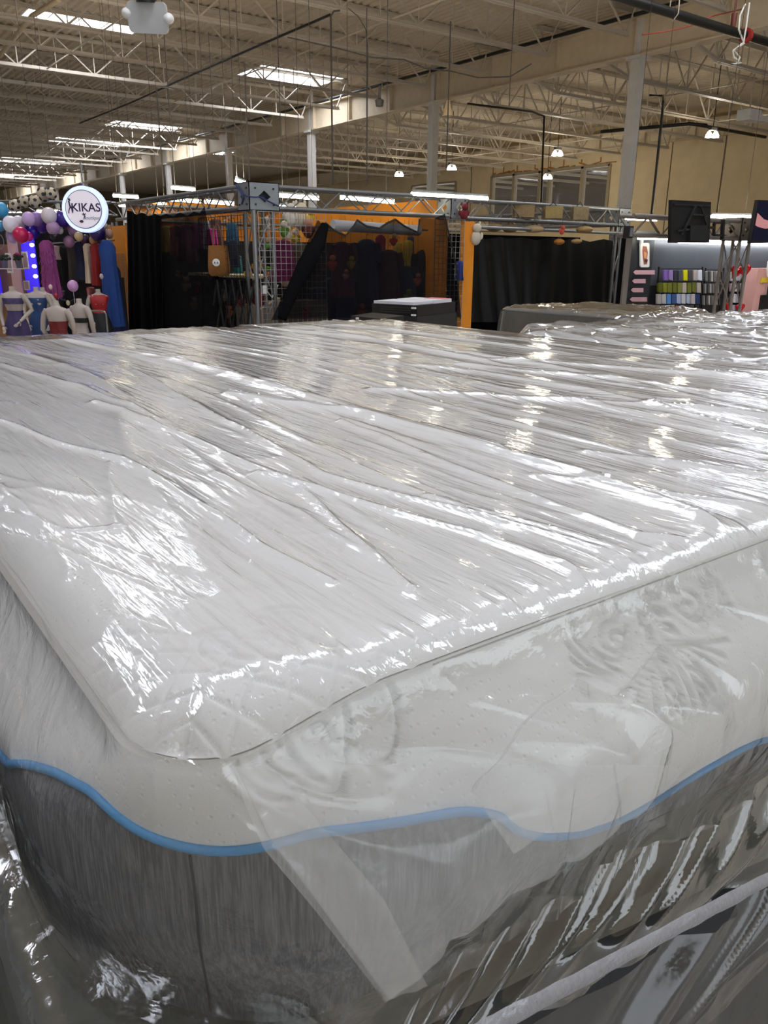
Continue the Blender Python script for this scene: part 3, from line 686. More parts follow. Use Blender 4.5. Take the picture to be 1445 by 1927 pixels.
flap('plastic_flap', ([(440, 1440), (500, 1570), (610, 1715), (730, 1880)], [(520, 1450), (610, 1560), (720, 1690), (800, 1850)]), .262, 50, .009, 75, film('clear_wrap_strip', .17, rough=.12, fine=(30, 30), bump=.8, boost=1.6))
flap('plastic_flap', ([(1085, 1275), (980, 1370), (892, 1488)], [(1290, 1380), (1120, 1500), (968, 1608)]), .255, 40, .005, 78)

# ================================================================= OTHER WRAPPED MATTRESSES
def wrapped(name, x0, y0, x1, y1, zt, zb, bodym, filmm, label, r=.06, bulge=.01, fold=.008, seed=100, rz=0, zbf=None, ztf=None, slant=0, dens=1.0, puff=.01, hide_top=False):
    e = empty(name, (x0, y0, zb), label, 'mattress')
    n1 = growth(0, 1, .0014, 1.007, .007) if y0 < 1 and x0 > 0 else growth(0, 1, .004, 1.02, .02); V = np.linspace(0, 1, 130 if puff == 0 else 30)
    def surf(off, VV, fold_on):
        cols = []; nr = []
        for v in VV:
            b = bulge*math.sin(math.pi*min(1, v*1.05)); p, n = outline(x0-b-off, y0-b-off, x1+b+off, y1+b+off, r+off, r, n1, n1, nc=24)
            z0 = zt if ztf is None else ztf(p[:, 0]); z1 = zb if zbf is None else zbf(p[:, 0])
            cols.append(np.column_stack([p, z0-.008+(z1-z0+.008)*v+0*p[:, 0]])); nr.append(n)
        P = np.stack(cols, 1); Nn = np.stack(nr, 1)
        a = np.concatenate([[0], np.cumsum(np.hypot(*np.diff(P[:, 0, :2], axis=0).T))])[:, None]+0*VV[None, :]; vv_ = VV[None, :]+0*a
        if fold_on:
            H = abs(z1-z0) if np.isscalar(z1) and np.isscalar(z0) else .15
            sl = a*dens+slant*vv_*.15+.04*(fbm(a*3, vv_*2, seed)-.5)
            hh = fold*sridge(sl*11, vv_*.3, seed+1)**2.5+fold*.4*sridge(sl*22, vv_*.45, seed+2)**2+fold*.03*fbm(sl*50, vv_*3, seed+3)
            P[..., :2] += Nn*hh[..., None]
        else:
            P[..., :2] += Nn*(.004*(fbm(a*10, vv_*3, seed+5)-.5))[..., None]
        return P
    def top(off, fold_on):
        gx = growth(x0-off, x1+off, .005, 1.02, .012); gy = growth(y0-off, y1+off, .005, 1.02, .012); A, B = np.meshgrid(gx, gy, indexing='ij')
        a, b = round_plan(A, B, x0-off, y0-off, x1+off, y1+off, r)
        d = np.minimum(np.minimum(A-x0+off, x1+off-A), np.minimum(B-y0+off, y1+off-B))
        z = (zt if ztf is None else ztf(A)) + off - .008*np.exp(-d/.01) + puff*(1-np.exp(-d/.12))
        if fold_on:
            z = z + (.25 if puff == 0 else 1)*smooth(d/.03)*(fold*ridge(A*8+B*3, B*2+A, seed+7)**3+fold*.6*ridge(A*20-B*6, B*9, seed+8)**2+fold*.25*fbm(A*50, B*50, seed+9))
        return np.stack([a, b, z], -1)
    vb = V if True else V
    for (nm, off, mt, fo) in (('body', 0, bodym, False), ('plastic_wrap', .007, filmm, True)):
        sp = surf(off, vb, fo)
        tpn = top(off, fo)
        # one mesh per part: join side and top
        me = []
        o1 = fast_grid(nm, sp, mt, e)
        if not (hide_top and fo): o2 = fast_grid(nm+'_top', tpn, mt, e)
    if rz: e.rotation_euler.z = rz
    return e
OLIVE = mat('pale_quilted_side', '5C5D55', .8, bump=(60, .4, .004))
CHAR = mat('charcoal_side', '26292E', .7, bump=(40, .3, .003))
DKG = mat('dark_grey_cover', '35373A', .7)
FILM2 = film('loose_wrap', .07, (.75, .76, .72), rough=.12, fine=(24, 24), bump=.7, boost=2.2)
FILM3 = film('dark_wrap', .04, (.5, .52, .55), rough=.16, fine=(20, 20), bump=.5, boost=1.1)
FILM4 = film('wrap_back', .12, (.75, .76, .76), rough=.12, fine=(40, 12), bump=.5, boost=1.2)
z2t = lambda x: zbot(x)-.008
z2b = lambda x: 1.045-.06*smooth((.3-x)/.15)-.23*np.clip(x-.28, 0, .7)
wrapped('mattress', .04, .335, 1.93, 2.59, 1.15, 1.0, OLIVE, FILM2, 'pale mattress in loose creased plastic, directly under the white-topped one', r=.12, bulge=.015, fold=.028, seed=120, ztf=z2t, zbf=z2b, slant=1.0, puff=0)
m2 = [o for o in COL.objects if o.name.startswith('mattress') and o.type == 'EMPTY'][-1]
p, n = outline(.005, .268, 1.95, 2.6, .16, .06, growth(0, 1, .003, 1.01, .02), np.linspace(0, 1, 60), nc=24)
hp = []
for w_ in (-.5, -.3, 0, .3, .5):
    hp.append(np.column_stack([p+n*(.003*math.cos(w_*3)+.0012*(fbm(p[:, :1]*60, p[:, :1]*0+w_*3, 88)-.5)*2), 1.106-.228*np.clip(p[:, 0]-.316, -.1, .8)+w_*.02]))
fast_grid('hem', np.stack(hp, 1), mat('silver_hem', 'B4B6BE', .35, .3, bump=(200, .6, .002)), m2)
z3t = lambda x: z2b(x)-.012
wrapped('mattress', .075, .33, 1.93, 2.59, 1.05, .78, CHAR, FILM3, 'charcoal mattress in clear plastic, third down in the pile', r=.1, bulge=.012, fold=.02, seed=160, ztf=z3t, zbf=lambda x: .78+0*x, slant=1.6, puff=0, hide_top=True)
wrapped('mattress', .08, .34, 1.93, 2.59, .77, .42, CHAR, FILM3, 'charcoal mattress near the floor, fourth down in the pile', r=.1, fold=.015, seed=180)
wrapped('box_spring', .1, .36, 1.92, 2.58, .41, .02, DKG, FILM3, 'dark box spring carrying the mattress pile on the floor', r=.05, fold=.008, seed=190)
WB = mat('white_cover_back', 'C2C4C4', .75)
wrapped('mattress', 2.0, .1, 4.05, 2.10, 1.335, 1.10, WB, FILM4, 'white mattress in creased plastic, next pile to the right', r=.3, bulge=.02, fold=.016, seed=210, puff=.012)
for k in range(3):
    wrapped('mattress', 2.03, .13, 4.02, 2.1, 1.06-k*.36, .74-k*.36, CHAR, FILM3, 'dark mattress under the white one in the right-hand pile, %s' % ('upper', 'middle', 'lowest')[k], r=.08, fold=.01, seed=220+k)
wrapped('mattress', 3.44, 2.6, 4.25, 3.50, 1.30, 1.0, DKG, FILM2, 'dark grey mattress in shiny plastic, behind the right-hand pile', r=.06, fold=.012, seed=240)
wrapped('box_spring', 3.46, 2.62, 4.23, 3.48, .99, .02, DKG, FILM3, 'dark base under the grey mattress behind the right-hand pile', r=.04, fold=.006, seed=250)
# grey slab-topped table and black boxes behind the bed
e = empty('display_table', (3.7, 6.3, 0), 'low dark table with thin grey top behind the bed', 'table')
MB().bbox((3.2, 6.08, .965), (4.3, 6.56, 1.0)).build('tabletop', mat('grey_laminate', '6A6862', .6), e, smooth=False)
for sx in (3.25, 4.25):
    for sy in (6.12, 6.5): MB().bbox((sx-.025, sy-.025, 0), (sx+.025, sy+.025, .965)).build('leg', BLACK, e, smooth=False)
MB().bbox((3.24, 6.1, .2), (4.26, 6.54, .94)).build('dark_cloth_cover', BLACK, e, smooth=False)
zt_ = 1.08; Fp, Lp, Rp = onz(785, 575, zt_), onz(700, 570.5, zt_), onz(857, 568, zt_)
def slabpoly(a, b, c, i0=0, i1=1, j0=0, j1=1):
    return [a+(b-a)*i+(c-a)*j for i, j in ((i0, j0), (i1, j0), (i1, j1), (i0, j1))]
e = empty('black_case', tuple((Lp+Rp)/2*[1, 1, 0]+[0, 0, .9]), 'wide black case with raised ribs and white tags under the papers', 'case')
MB().prism(slabpoly(Fp, Lp, Rp), (0, 0, -.125)).build('case_body', BLACK, e, smooth=False)
m = MB()
for zz in (.035, .06, .085):
    a = Fp+(Lp-Fp)*.12-[0, 0, zz]; b = Fp+(Lp-Fp)*.8-[0, 0, zz]; m.beam(a, b, .012)
m.build('rib', mat('black_rib', '2A2B30', .3), e, smooth=False)
for zz in (.028, .105): MB().box(Fp+(Lp-Fp)*.06-[0, 0, zz], (.05, .05, .018), rz=math.atan2(*(Lp-Fp)[1::-1])).build('tag', WHITEP, e, smooth=False)
MB().prism(slabpoly(Fp-[0, 0, .125], Lp-[0, 0, .125], Rp-[0, 0, .125], -.02, 1.02, -.02, 1.02), (0, 0, -.8)).build('stand', mat('stand_dark', '1E1E20', .6), e, smooth=False)
for (a, b, c, d, hh, lb, cc) in [(.1, .98, .02, .5, .03, 'white paper stack lying left on the black case', 'DADBE2'), (.05, .9, .5, .95, .036, 'white paper stack with a pink corner on the black case', 'E3E2E6')]:
    e2 = empty('paper_stack', Fp+(Lp-Fp)*a+(Rp-Fp)*c, lb, 'paper')
    MB().prism(slabpoly(Fp, Lp, Rp, a, b, c, d), (0, 0, hh)).build('sheets', mat('paper'+cc, cc, .6), e2, smooth=False)
    if 'pink' in lb: MB().prism([q+[0, 0, hh+.002] for q in slabpoly(Fp, Lp, Rp, a, .5, .75, d)], (0, 0, .004)).build('pink_sheet', mat('pink_paper', 'E89AA0', .6), e2, smooth=False)
p = onz(665, 603, 1.0); e = empty('black_case', (p[0]+.9, p[1]+.1, .9), 'flat black case lying left of the ribbed case', 'case')
a, b, c, d = onz(660, 594, 1.0), onz(716, 600, 1.0), onz(760, 594, 1.0), onz(700, 588, 1.0)
MB().prism([a, b, c, d], (0, 0, -.07)).build('case_body', BLACK, e, smooth=False); MB().prism([q-[0, 0, .071] for q in (a, b, c, d)], (0, 0, -.85)).build('stand', mat('stand_dark', '1E1E20', .6), e, smooth=False)
MB().box(a+(b-a)*.25-[0, 0, .02], (.05, .03, .02), rz=.6).build('tag', WHITEP, e, smooth=False)

# neighbouring pile left of the viewer, out of view, added for the shade it casts
for k in range(3):
    wrapped('mattress', -1.9, .5, -.07, 2.7, 1.20-k*.41, .83-k*.41, CHAR, FILM3, 'dark wrapped mattress in the unseen pile added beyond the left edge, %s' % ('upper', 'middle', 'lowest')[k], r=.06, fold=.01, seed=320+k)

# ================================================================= TRUSS BOOTHS
def chordset(p0, p1, s=.3):
    p0 = np.array(p0, float); p1 = np.array(p1, float); d = p1-p0; d /= np.linalg.norm(d)
    if abs(d[2]) > .9: a, b = np.array([1, 0, 0]), np.array([0, 1, 0])
    else: a, b = np.array([0, 0, 1.]), np.cross(d, [0, 0, 1.])
    return d, a, b
def truss(p0, p1, label, s=.3, step=.30, cat='truss', group=None, rc=.025, rb=.010, mt=None):
    """square box truss: p0, p1 are centre ends"""
    mt = mt or ALU
    p0 = np.array(p0, float); p1 = np.array(p1, float); L = np.linalg.norm(p1-p0); d, a, b = chordset(p0, p1)
    e = empty('box_truss', p0, label, cat, group); h = s/2-rc
    cs = [(-h, -h), (-h, h), (h, h), (h, -h)]
    for (i, j) in cs: MB().tube([p0+a*i+b*j, p1+a*i+b*j], rc, 10).build('chord', mt, e)
    n = max(1, int(round(L/step)))
    for k in range(4):
        (i0, j0), (i1, j1) = cs[k], cs[(k+1) % 4]
        for q in range(n):
            t0, t1 = L*q/n, L*(q+1)/n
            A = (i0, j0) if q % 2 == 0 else (i1, j1); B = (i1, j1) if q % 2 == 0 else (i0, j0)
            MB().tube([p0+d*t0+a*A[0]+b*A[1], p0+d*t1+a*B[0]+b*B[1]], rb, 6).build('brace', mt, e)
    return e
def holed_plate(m, o, u, v, w, h, t, nrm, hole=.42, cut=None):
    """rectangular plate with a diamond hole"""
    o = np.array(o, float); c = o+u*w/2+v*h/2; k = hole/2
    out = [o, o+u*w/2, o+u*w, o+u*w+v*h/2, o+u*w+v*h, o+u*w/2+v*h, o+v*h, o+v*h/2]
    dia = [c-v*h*k, c+u*w*k, c+v*h*k, c-u*w*k]
    ring = [(0, 1, 'a0', 'a3'), ]
    vs = [*out, *dia]; vs2 = [p-np.array(nrm)*t for p in vs]
    fs = [(0, 1, 8), (1, 2, 8), (2, 9, 8), (2, 3, 9), (3, 4, 9), (4, 10, 9), (4, 5, 10), (5, 6, 10), (6, 11, 10), (6, 7, 11), (7, 0, 11), (0, 8, 11)]
    n = len(vs); fs2 = [tuple(i+n for i in f[::-1]) for f in fs]
    side = [(i, (i+1) % 8, (i+1) % 8+n, i+n) for i in range(8)]+[(8+i, 8+(i+1) % 4, 8+(i+1) % 4+n, 8+i+n) for i in range(4)]
    m.add(vs+vs2, fs+fs2+side)
def block(x0, y0, z0, w, d, h, label, mt=None):
    e = empty('truss_corner_block', (x0, y0, z0), label, 'truss block'); mt = mt or ALU2
    X, Y, Zz = np.eye(3); m = MB()
    holed_plate(m, (x0, y0, z0), X, Zz, w, h, .01, (0, -1, 0)); holed_plate(m, (x0, y0+d, z0), X, Zz, w, h, .01, (0, 1, 0))
    holed_plate(m, (x0, y0, z0), Y, Zz, d, h, .01, (-1, 0, 0)); holed_plate(m, (x0+w, y0, z0), Y, Zz, d, h, .01, (1, 0, 0))
    holed_plate(m, (x0, y0, z0+h), X, Y, w, d, .01, (0, 0, 1)); holed_plate(m, (x0, y0, z0), X, Y, w, d, .01, (0, 0, -1))
    m.build('plates', mt, e, smooth=False)
    for i in (.2, .8):
        for j in (.22, .78):
            MB().tube([(x0+w*i, y0-.012, z0+h*j), (x0+w*i, y0+.002, z0+h*j)], .012, 8).build('bolt', BLACK, e)
            MB().tube([(x0-.012, y0+d*i, z0+h*j), (x0+.002, y0+d*i, z0+h*j)], .012, 8).build('bolt', BLACK, e)
    return e
def leds(p0, p1, label, r=.03, m=None, hang=None):
    e = empty('tube_light', p0, label, 'light'); p0 = np.array(p0, float); p1 = np.array(p1, float)
    MB().tube([p0, p1], r, 10).build('tube', m or TUBE, e); MB().beam(p0+[0, 0, r*1.2], p1+[0, 0, r*1.2], r*1.1).build('batten', ALU2, e, smooth=False)
    hang = hang if hang is not None else not ('lying' in label or 'strip' in label)
    if hang:
        for t_ in (.15, .85): w_ = p0+(p1-p0)*t_; MB().tube([w_, (w_[0], w_[1], 6.9)], .004, 4).build('suspension_wire', CABM, e)
    d_ = p1-p0; lamp('AREA', 'tube_spill', (p0+p1)/2+[0, 0, r*2.2], UP_E, (1, .89, .72), e, float(np.linalg.norm(d_)), .12, (math.pi, 0, math.atan2(-d_[1], d_[0])))
    return e
UP_E = 24
def Fin(u):
    q = ray(u, 480); x_, y_ = q[0]/q[1], 1; y_ = 4.75/x_ if 4.75/x_ > 9.25 else 9.25; x_ = x_*y_; return x_*math.sin(YAW)+y_*math.cos(YAW)
# booth A
block(4.74, 9.25, 2.12, .42, .32, .33, 'grey steel corner block with diamond holes at the front left of the truss booth')
truss((5.16, 9.40, 2.285), (8.0, 9.40, 2.285), 'silver box truss along the front of the toy booth, above the black net')
truss((4.90, 9.57, 2.285), (4.90, 14.3, 2.285), 'silver box truss running back from the corner block above the black drape', step=.34)
truss((4.95, 9.42, .02), (4.95, 9.42, 2.12), 'upright silver truss leg under the corner block', step=.5)
truss((4.90, 14.45, .02), (4.90, 14.45, 2.12), 'upright truss leg at the far left end of the toy booth', step=.5)
truss((5.05, 14.45, 2.285), (8.0, 14.45, 2.285), 'silver box truss across the back of the toy booth', step=.4)
block(8.0, 9.25, 2.12, .33, .32, .33, 'grey truss corner block beside the orange post')
tag(MB().tube([(4.77, 9.21, 0), (4.77, 9.21, 2.12)], .03, 12).build('pole', ALU), 'round grey pole standing in front of the truss leg', 'pole')
br = empty('blue_cable', (4.72, 9.3, 2.3), 'blue cord tied through the corner block', 'cord')
MB().tube([onx(444, 348, 4.72), onx(452, 358, 4.72), onx(458, 372, 4.71), onx(455, 384, 4.71)], .012, 6).build('cord_end', mat('blue_cord', '24306A', .6), br)
MB().tube([onx(456, 362, 4.7), onx(464, 369, 4.7), (4.78, 9.22, 2.27), ony(490, 371, 9.22), ony(524, 388, 9.22)], .009, 6).build('cord_run', mat('blue_cord', '24306A', .6), br)
# orange walls and posts
wl = [('orange_partition', (8.22, 9.6, 0), (8.26, 14.5, 2.42), 'long orange side wall inside the toy booth'), ('orange_partition', (5.1, 14.62, 0), (8.2, 14.66, 2.5), 'orange back wall of the toy booth seen through the trusses'),
      ('orange_post', (8.20, 9.16, 0), (8.40, 9.24, 2.09), 'bright orange post at the right corner of the toy booth'), ('orange_partition', (4.70, 13.75, 0), (4.74, 14.55, 2.05), 'orange end panel beside the blue dress at the left')]
for nm, a, b, lb in wl: tag(MB().bbox(a, b).build(nm, ORANGE, smooth=False), lb, 'panel')
tag(MB().bbox((4.68, 14.56, 0), (4.75, 14.68, 2.08)).build('post', mat('grey_post', 'A09A92', .6), smooth=False), 'pale post at the left edge of the orange end panel', 'post')
def wiregrid(o, du, w, h, label, m, step=.075, r=.0035, frame=.007):
    o = np.array(o, float); du = np.array(du, float); e = empty('wire_grid_panel', o, label, 'wire panel'); z = np.array([0, 0, 1.]); k = MB()
    n = int(round(w/step)); q = int(round(h/step))
    for i in range(n+1): k.tube([o+du*w*i/n, o+du*w*i/n+z*h], r, 4)
    for j in range(q+1): k.tube([o+z*h*j/q, o+z*h*j/q+du*w], r, 4)
    k.build('wires', m, e); MB().tube([o, o+du*w, o+du*w+z*h, o+z*h, o], frame, 6).build('frame', m, e); return e
wiregrid((4.70, 9.35, .35), (0, 1, 0), 1.35, 1.72, 'black wire grid panel on the left side of the corner leg', BLACKW, .085)
wiregrid((4.82, 9.19, .35), (1, 0, 0), .98, 1.76, 'silver wire grid panel right of the corner leg, maroon cloth behind it', SILVERW, .075)
wiregrid((7.60, 9.12, .35), (1, 0, 0), .56, 1.76, 'silver wire grid panel against the orange side wall', SILVERW, .075)
wiregrid((4.66, 13.75, .2), (0, 1, 0), .75, 1.4, 'fine wire grid over the lower part of the orange end panel', mat('dull_wire', '7C7568', .6), .05, .003)
# nets and drapes
def net_mat(name, dens, col=(.008, .008, .009)):
    m, nt, b = node_mat(name); nt.nodes.remove(b); N = nt.nodes.new; L = nt.links.new
    t = N('ShaderNodeBsdfTransparent'); d = N('ShaderNodeBsdfDiffuse'); d.inputs[0].default_value = col+(1,); mx = N('ShaderNodeMixShader')
    tc = N('ShaderNodeTexCoord'); nz = N('ShaderNodeTexNoise'); nz.inputs['Scale'].default_value = 3; L(tc.outputs['Object'], nz.inputs['Vector'])
    mr = N('ShaderNodeMapRange'); mr.inputs['To Min'].default_value = dens-.12; mr.inputs['To Max'].default_value = dens+.12; L(nz.outputs['Fac'], mr.inputs['Value'])
    L(mr.outputs['Result'], mx.inputs[0]); L(t.outputs[0], mx.inputs[1]); L(d.outputs[0], mx.inputs[2]); L(mx.outputs[0], nt.nodes['Material Output'].inputs[0]); return m
def drape(name, top, bot, fn, m, label, nx=120, nz=24, amp=.04, freq=14, seed=1, off=(0, -1, 0)):
    """cloth hung between a top and a bottom picture line on one plane"""
    def lerp(E, t):
        f = t*(len(E)-1); k = min(int(f), len(E)-2); g = f-k; return np.array(E[k])*(1-g)+np.array(E[k+1])*g
    P = np.zeros((nx, nz, 3)); off = np.array(off, float)
    for i in range(nx):
        t = i/(nx-1); a, b = lerp(top, t), lerp(bot, t); A, B = fn(*a), fn(*b)
        for j in range(nz):
            q = j/(nz-1); P[i, j] = A*(1-q)+B*q
            P[i, j] += off*amp*(.3+.7*q)*(math.sin(t*freq*2*math.pi+2*q*math.sin(t*9+seed))*.6+.8*(float(vnoise(np.array(t*freq*.7), np.array(q*1.5), seed))-.5))
    return tag(fast_grid(name, P, m), label, 'drape' if 'net' not in name else 'net')
NET = net_mat('black_net', .80); NET2 = net_mat('black_net_dense', .88)
fy = lambda y: (lambda u, v: ony(u, v, y)); fx_ = lambda x: (lambda u, v: onx(u, v, x))
drape('black_net', [(598, 414), (604, 420), (612, 419), (628, 430), (650, 441), (672, 414), (690, 424), (714, 428), (728, 418), (744, 413), (762, 424), (786, 436), (792, 409), (815, 412), (836, 403)],
      [(512, 603), (540, 601), (570, 600), (610, 599), (640, 598), (670, 597), (700, 597), (720, 597), (740, 597), (760, 597), (780, 597), (800, 597), (820, 597), (845, 597), (866, 597)], fy(9.08), NET, 'wide sheer black net hung over the front of the toy booth', amp=.05, freq=9, seed=5)
MBn = MB().tube([fy(9.03)(*p) for p in [(836, 402), (842, 430), (852, 470), (860, 510), (863, 560), (866, 600)]], .012, 6)
n1 = [o for o in COL.objects if o.name == 'black_net'][0]; MBn.build('net_edge', BLACK, n1)
MB().tube([fy(9.03)(*p) for p in [(612, 419), (628, 433), (650, 443), (662, 432), (672, 414), (690, 426), (714, 430), (728, 420), (744, 413), (762, 426), (786, 437), (790, 412)]], .014, 6).build('net_top_hem', BLACK, n1)
MB().tube([fy(9.0)(*p) for p in [(612, 422), (600, 455), (575, 500), (552, 545), (530, 600)]], [.05, .09, .11, .08, .06], 8).build('gathered_fold', NET2, n1)
drape('black_net', [(300, 408), (312, 402), (326, 407), (338, 400), (352, 406), (365, 398), (376, 402), (384, 386)],
      [(300, 632), (320, 631), (340, 631), (360, 630), (378, 629), (396, 628), (412, 627), (432, 627)], fx_(4.62), NET2, 'black net with peaked top hung on the left side truss', amp=.03, freq=6, seed=9, off=(-1, 0, 0))
drape('black_drape', [(238, 396), (248, 398), (256, 404), (268, 400), (280, 407), (292, 402), (304, 408)], [(242, 637), (254, 636), (264, 636), (276, 635), (288, 635), (298, 634), (310, 633)], fx_(4.60), mat('black_cloth', '040404', 1, spec=.1), 'solid black drape at the left end of the toy booth', amp=.04, freq=5, seed=12, off=(-1, 0, 0))
drape('scissor_gate', [(405, 525), (470, 520)], [(415, 627), (475, 618)], fx_(4.5), net_mat('gate_shade', .35), 'dim cloth behind the black folding gate', nx=20, amp=.01)
g = empty('folding_gate', onx(440, 620, 4.55), 'black criss-cross folding gate left of the corner leg', 'gate'); k = MB()
for i in range(5):
    u = 408+i*14
    for (a, b) in (((u, 527), (u+14, 622)), ((u+14, 527), (u, 622)), ((u, 530), (u+6, 575)), ((u, 530), (u-6, 575))): k.tube([onx(*a, 4.55), onx(*b, 4.55)], .012, 4)
k.build('lattice', BLACK, g)
drape('black_tarpaulin', [(884, 452), (900, 447), (915, 450), (940, 446), (955, 449), (985, 447), (1010, 452), (1040, 447), (1062, 452), (1080, 448), (1110, 455), (1135, 450), (1152, 453)],
      [(880, 606)]+[(880+i*24, 606+0*i) for i in range(1, 12)], fy(9.32), mat('black_tarp', '050607', .5, spec=.25), 'black tarpaulin curtain hung across the right truss booth', nx=220, nz=40, amp=.05, freq=9, seed=22)
tag(MB().bbox((8.45, 10.2, 0), (12.0, 10.24, 1.95)).build('black_backing', mat('black_cloth', '040404', 1, spec=.1), smooth=False), 'black cloth wall behind the tarpaulin curtain', 'cloth')
# booth B
block(11.85, 9.25, 2.12, .32, .3, .3, 'grey truss corner block at the right end of the black tarpaulin')
truss((8.33, 9.40, 2.27), (11.85, 9.40, 2.27), 'silver box truss above the black tarpaulin')
tag(MB().tube([(8.4, 9.2, 2.02), (12.1, 9.2, 2.0)], .024, 10).build('rail', ALU), 'silver hanging rail above the black tarpaulin', 'rail')
truss((12.02, 9.42, .02), (12.02, 9.42, 2.12), 'slim upright truss leg at the right end of the tarpaulin', s=.17, step=.4)
truss((12.0, 9.55, 2.27), (12.0, 13.5, 2.27), 'silver box truss running back at the right of the tarpaulin booth', step=.4)
truss((8.33, 13.5, 2.25), (11.85, 13.5, 2.25), 'silver box truss across the back of the tarpaulin booth', step=.45)
for (z, y) in ((2.05, 11.2), (2.2, 12.4)):
    tag(MB().bbox((8.5, y, z), (11.9, y+.5, z+.03)).build('shelf_board', mat('pale_board', 'C9B594', .6), smooth=False), 'pale shelf board %s behind the right-hand truss' % ('low' if z < 2.1 else 'high'), 'shelf')
# fluorescent tubes
leds(ony(775, 366, 9.28), ony(916, 374, 9.28), 'long glowing tube lying on the truss above the orange post', .035)
leds(onf(213, 368, 17), onf(260, 371, 17), 'glowing tube light right of the round boutique sign')
leds(onf(323, 353, 16), onf(367, 357, 16), 'glowing tube light left of the corner block')
leds(onf(443, 338, 14), onf(462, 345, 14), 'short glowing tube showing above the corner block')
leds(onf(1177, 410, 14), onf(1236, 413, 14), 'glowing tube light left of the black screen back')
leds(onf(1338, 407, 14), onf(1412, 408, 14), 'glowing tube light right of the black screen back')
leds(onf(70, 398, 16), onf(112, 398, 16), 'glowing tube light above the balloon arch'); leds(onf(12, 402, 17), onf(40, 401, 17), 'short glowing tube light at far left above the balloons')
for i, (a, b, f) in enumerate([((322, 375), (378, 379), 14.5), ((385, 379), (440, 383), 14.0), ((520, 367), (600, 373), 13.5), ((640, 371), (742, 380), 13), ((525, 389), (572, 392), 12.5), ((295, 383), (312, 384), 15), ((224, 386), (240, 386), 18)]):
    leds(onf(*a, f), onf(*b, f), ['tube light behind the left side truss, left part', 'tube light behind the left side truss, right part', 'tube light behind the front truss just right of the corner block', 'tube light behind the middle of the front truss', 'lower tube light right of the corner block', 'small distant tube light left of the side truss', 'tiny distant tube light by the round sign'][i])
# white roll behind net
tag(MB().tube([ony(626, 424, 9.7), ony(788, 434, 9.7)], .075, 16).build('fabric_roll', mat('pale_roll', 'C4C6CE', .5)), 'pale horizontal tube behind the top of the sheer black net', 'roll')
for y_, x0_, x1_ in ((9.9, 5.3, 8.1), (11.2, 5.2, 8.1)):
    tag(MB().tube([(x0_, y_, 1.98), (x1_, y_, 1.98)], .014, 8).build('clothes_rail', ALU), 'clothes rail %s inside the toy booth' % ('near the front' if y_ < 10 else 'further back'), 'rail')

# ---- garments, bags, toys
def garment(c, w, h, col, label, kind='hanging_garment', cat='garment', sleeve=True, taper=1.15, depth=.07, rz=-.64, group=None):
    """c: top centre in space"""
    e = empty(kind, c, label, cat, group); m = mat('cloth_'+col, col, .85, bump=(25, .4, .01)); n = 24
    secs = [(0, 0, 0, w*.16, depth*.5), (0, 0, -h*.03, w*.34, depth*.7), (0, 0, -h*.08, w*.47, depth*.9), (0, 0, -h*.25, w*.42, depth), (0, 0, -h*.5, w*.40*taper, depth), (0, 0, -h*.8, w*.44*taper, depth*1.1), (0, 0, -h, w*.47*taper, depth*1.15)]
    k = MB().loft(secs, n, rz, c)
    for i in range(len(k.v)):
        x, y, z = k.v[i]; a = (i % n)*2*math.pi/n; t = (c[2]-z)/h; k.v[i] = (x+.02*math.sin(a*5)*t, y+.02*math.cos(a*5+x*20)*t, z)
    k.build('cloth', m, e)
    if sleeve:
        M = Matrix.Rotation(rz, 3, 'Z')
        for s in (-1, 1):
            a = Vector(tuple(c))+M @ Vector((s*w*.40, 0, -h*.06)); b = a+M @ Vector((s*w*.16, 0, -h*.28)); MB().tube([a, (a+b)/2+Vector((0, 0, .0)), b], [depth*.8, depth*.7, depth*.6], 8).build('sleeve', m, e)
    cx, cy, cz = c; MB().tube([(cx, cy, cz-.01), (cx, cy, cz+.05), (cx+.015, cy-.01, cz+.075), (cx+.03, cy-.02, cz+.05)], .004, 5).tube([(cx, cy, cz+.05), (cx, cy, max(cz+.06, 2.125))], .0025, 4).build('hanger', BLACK, e)
    return e
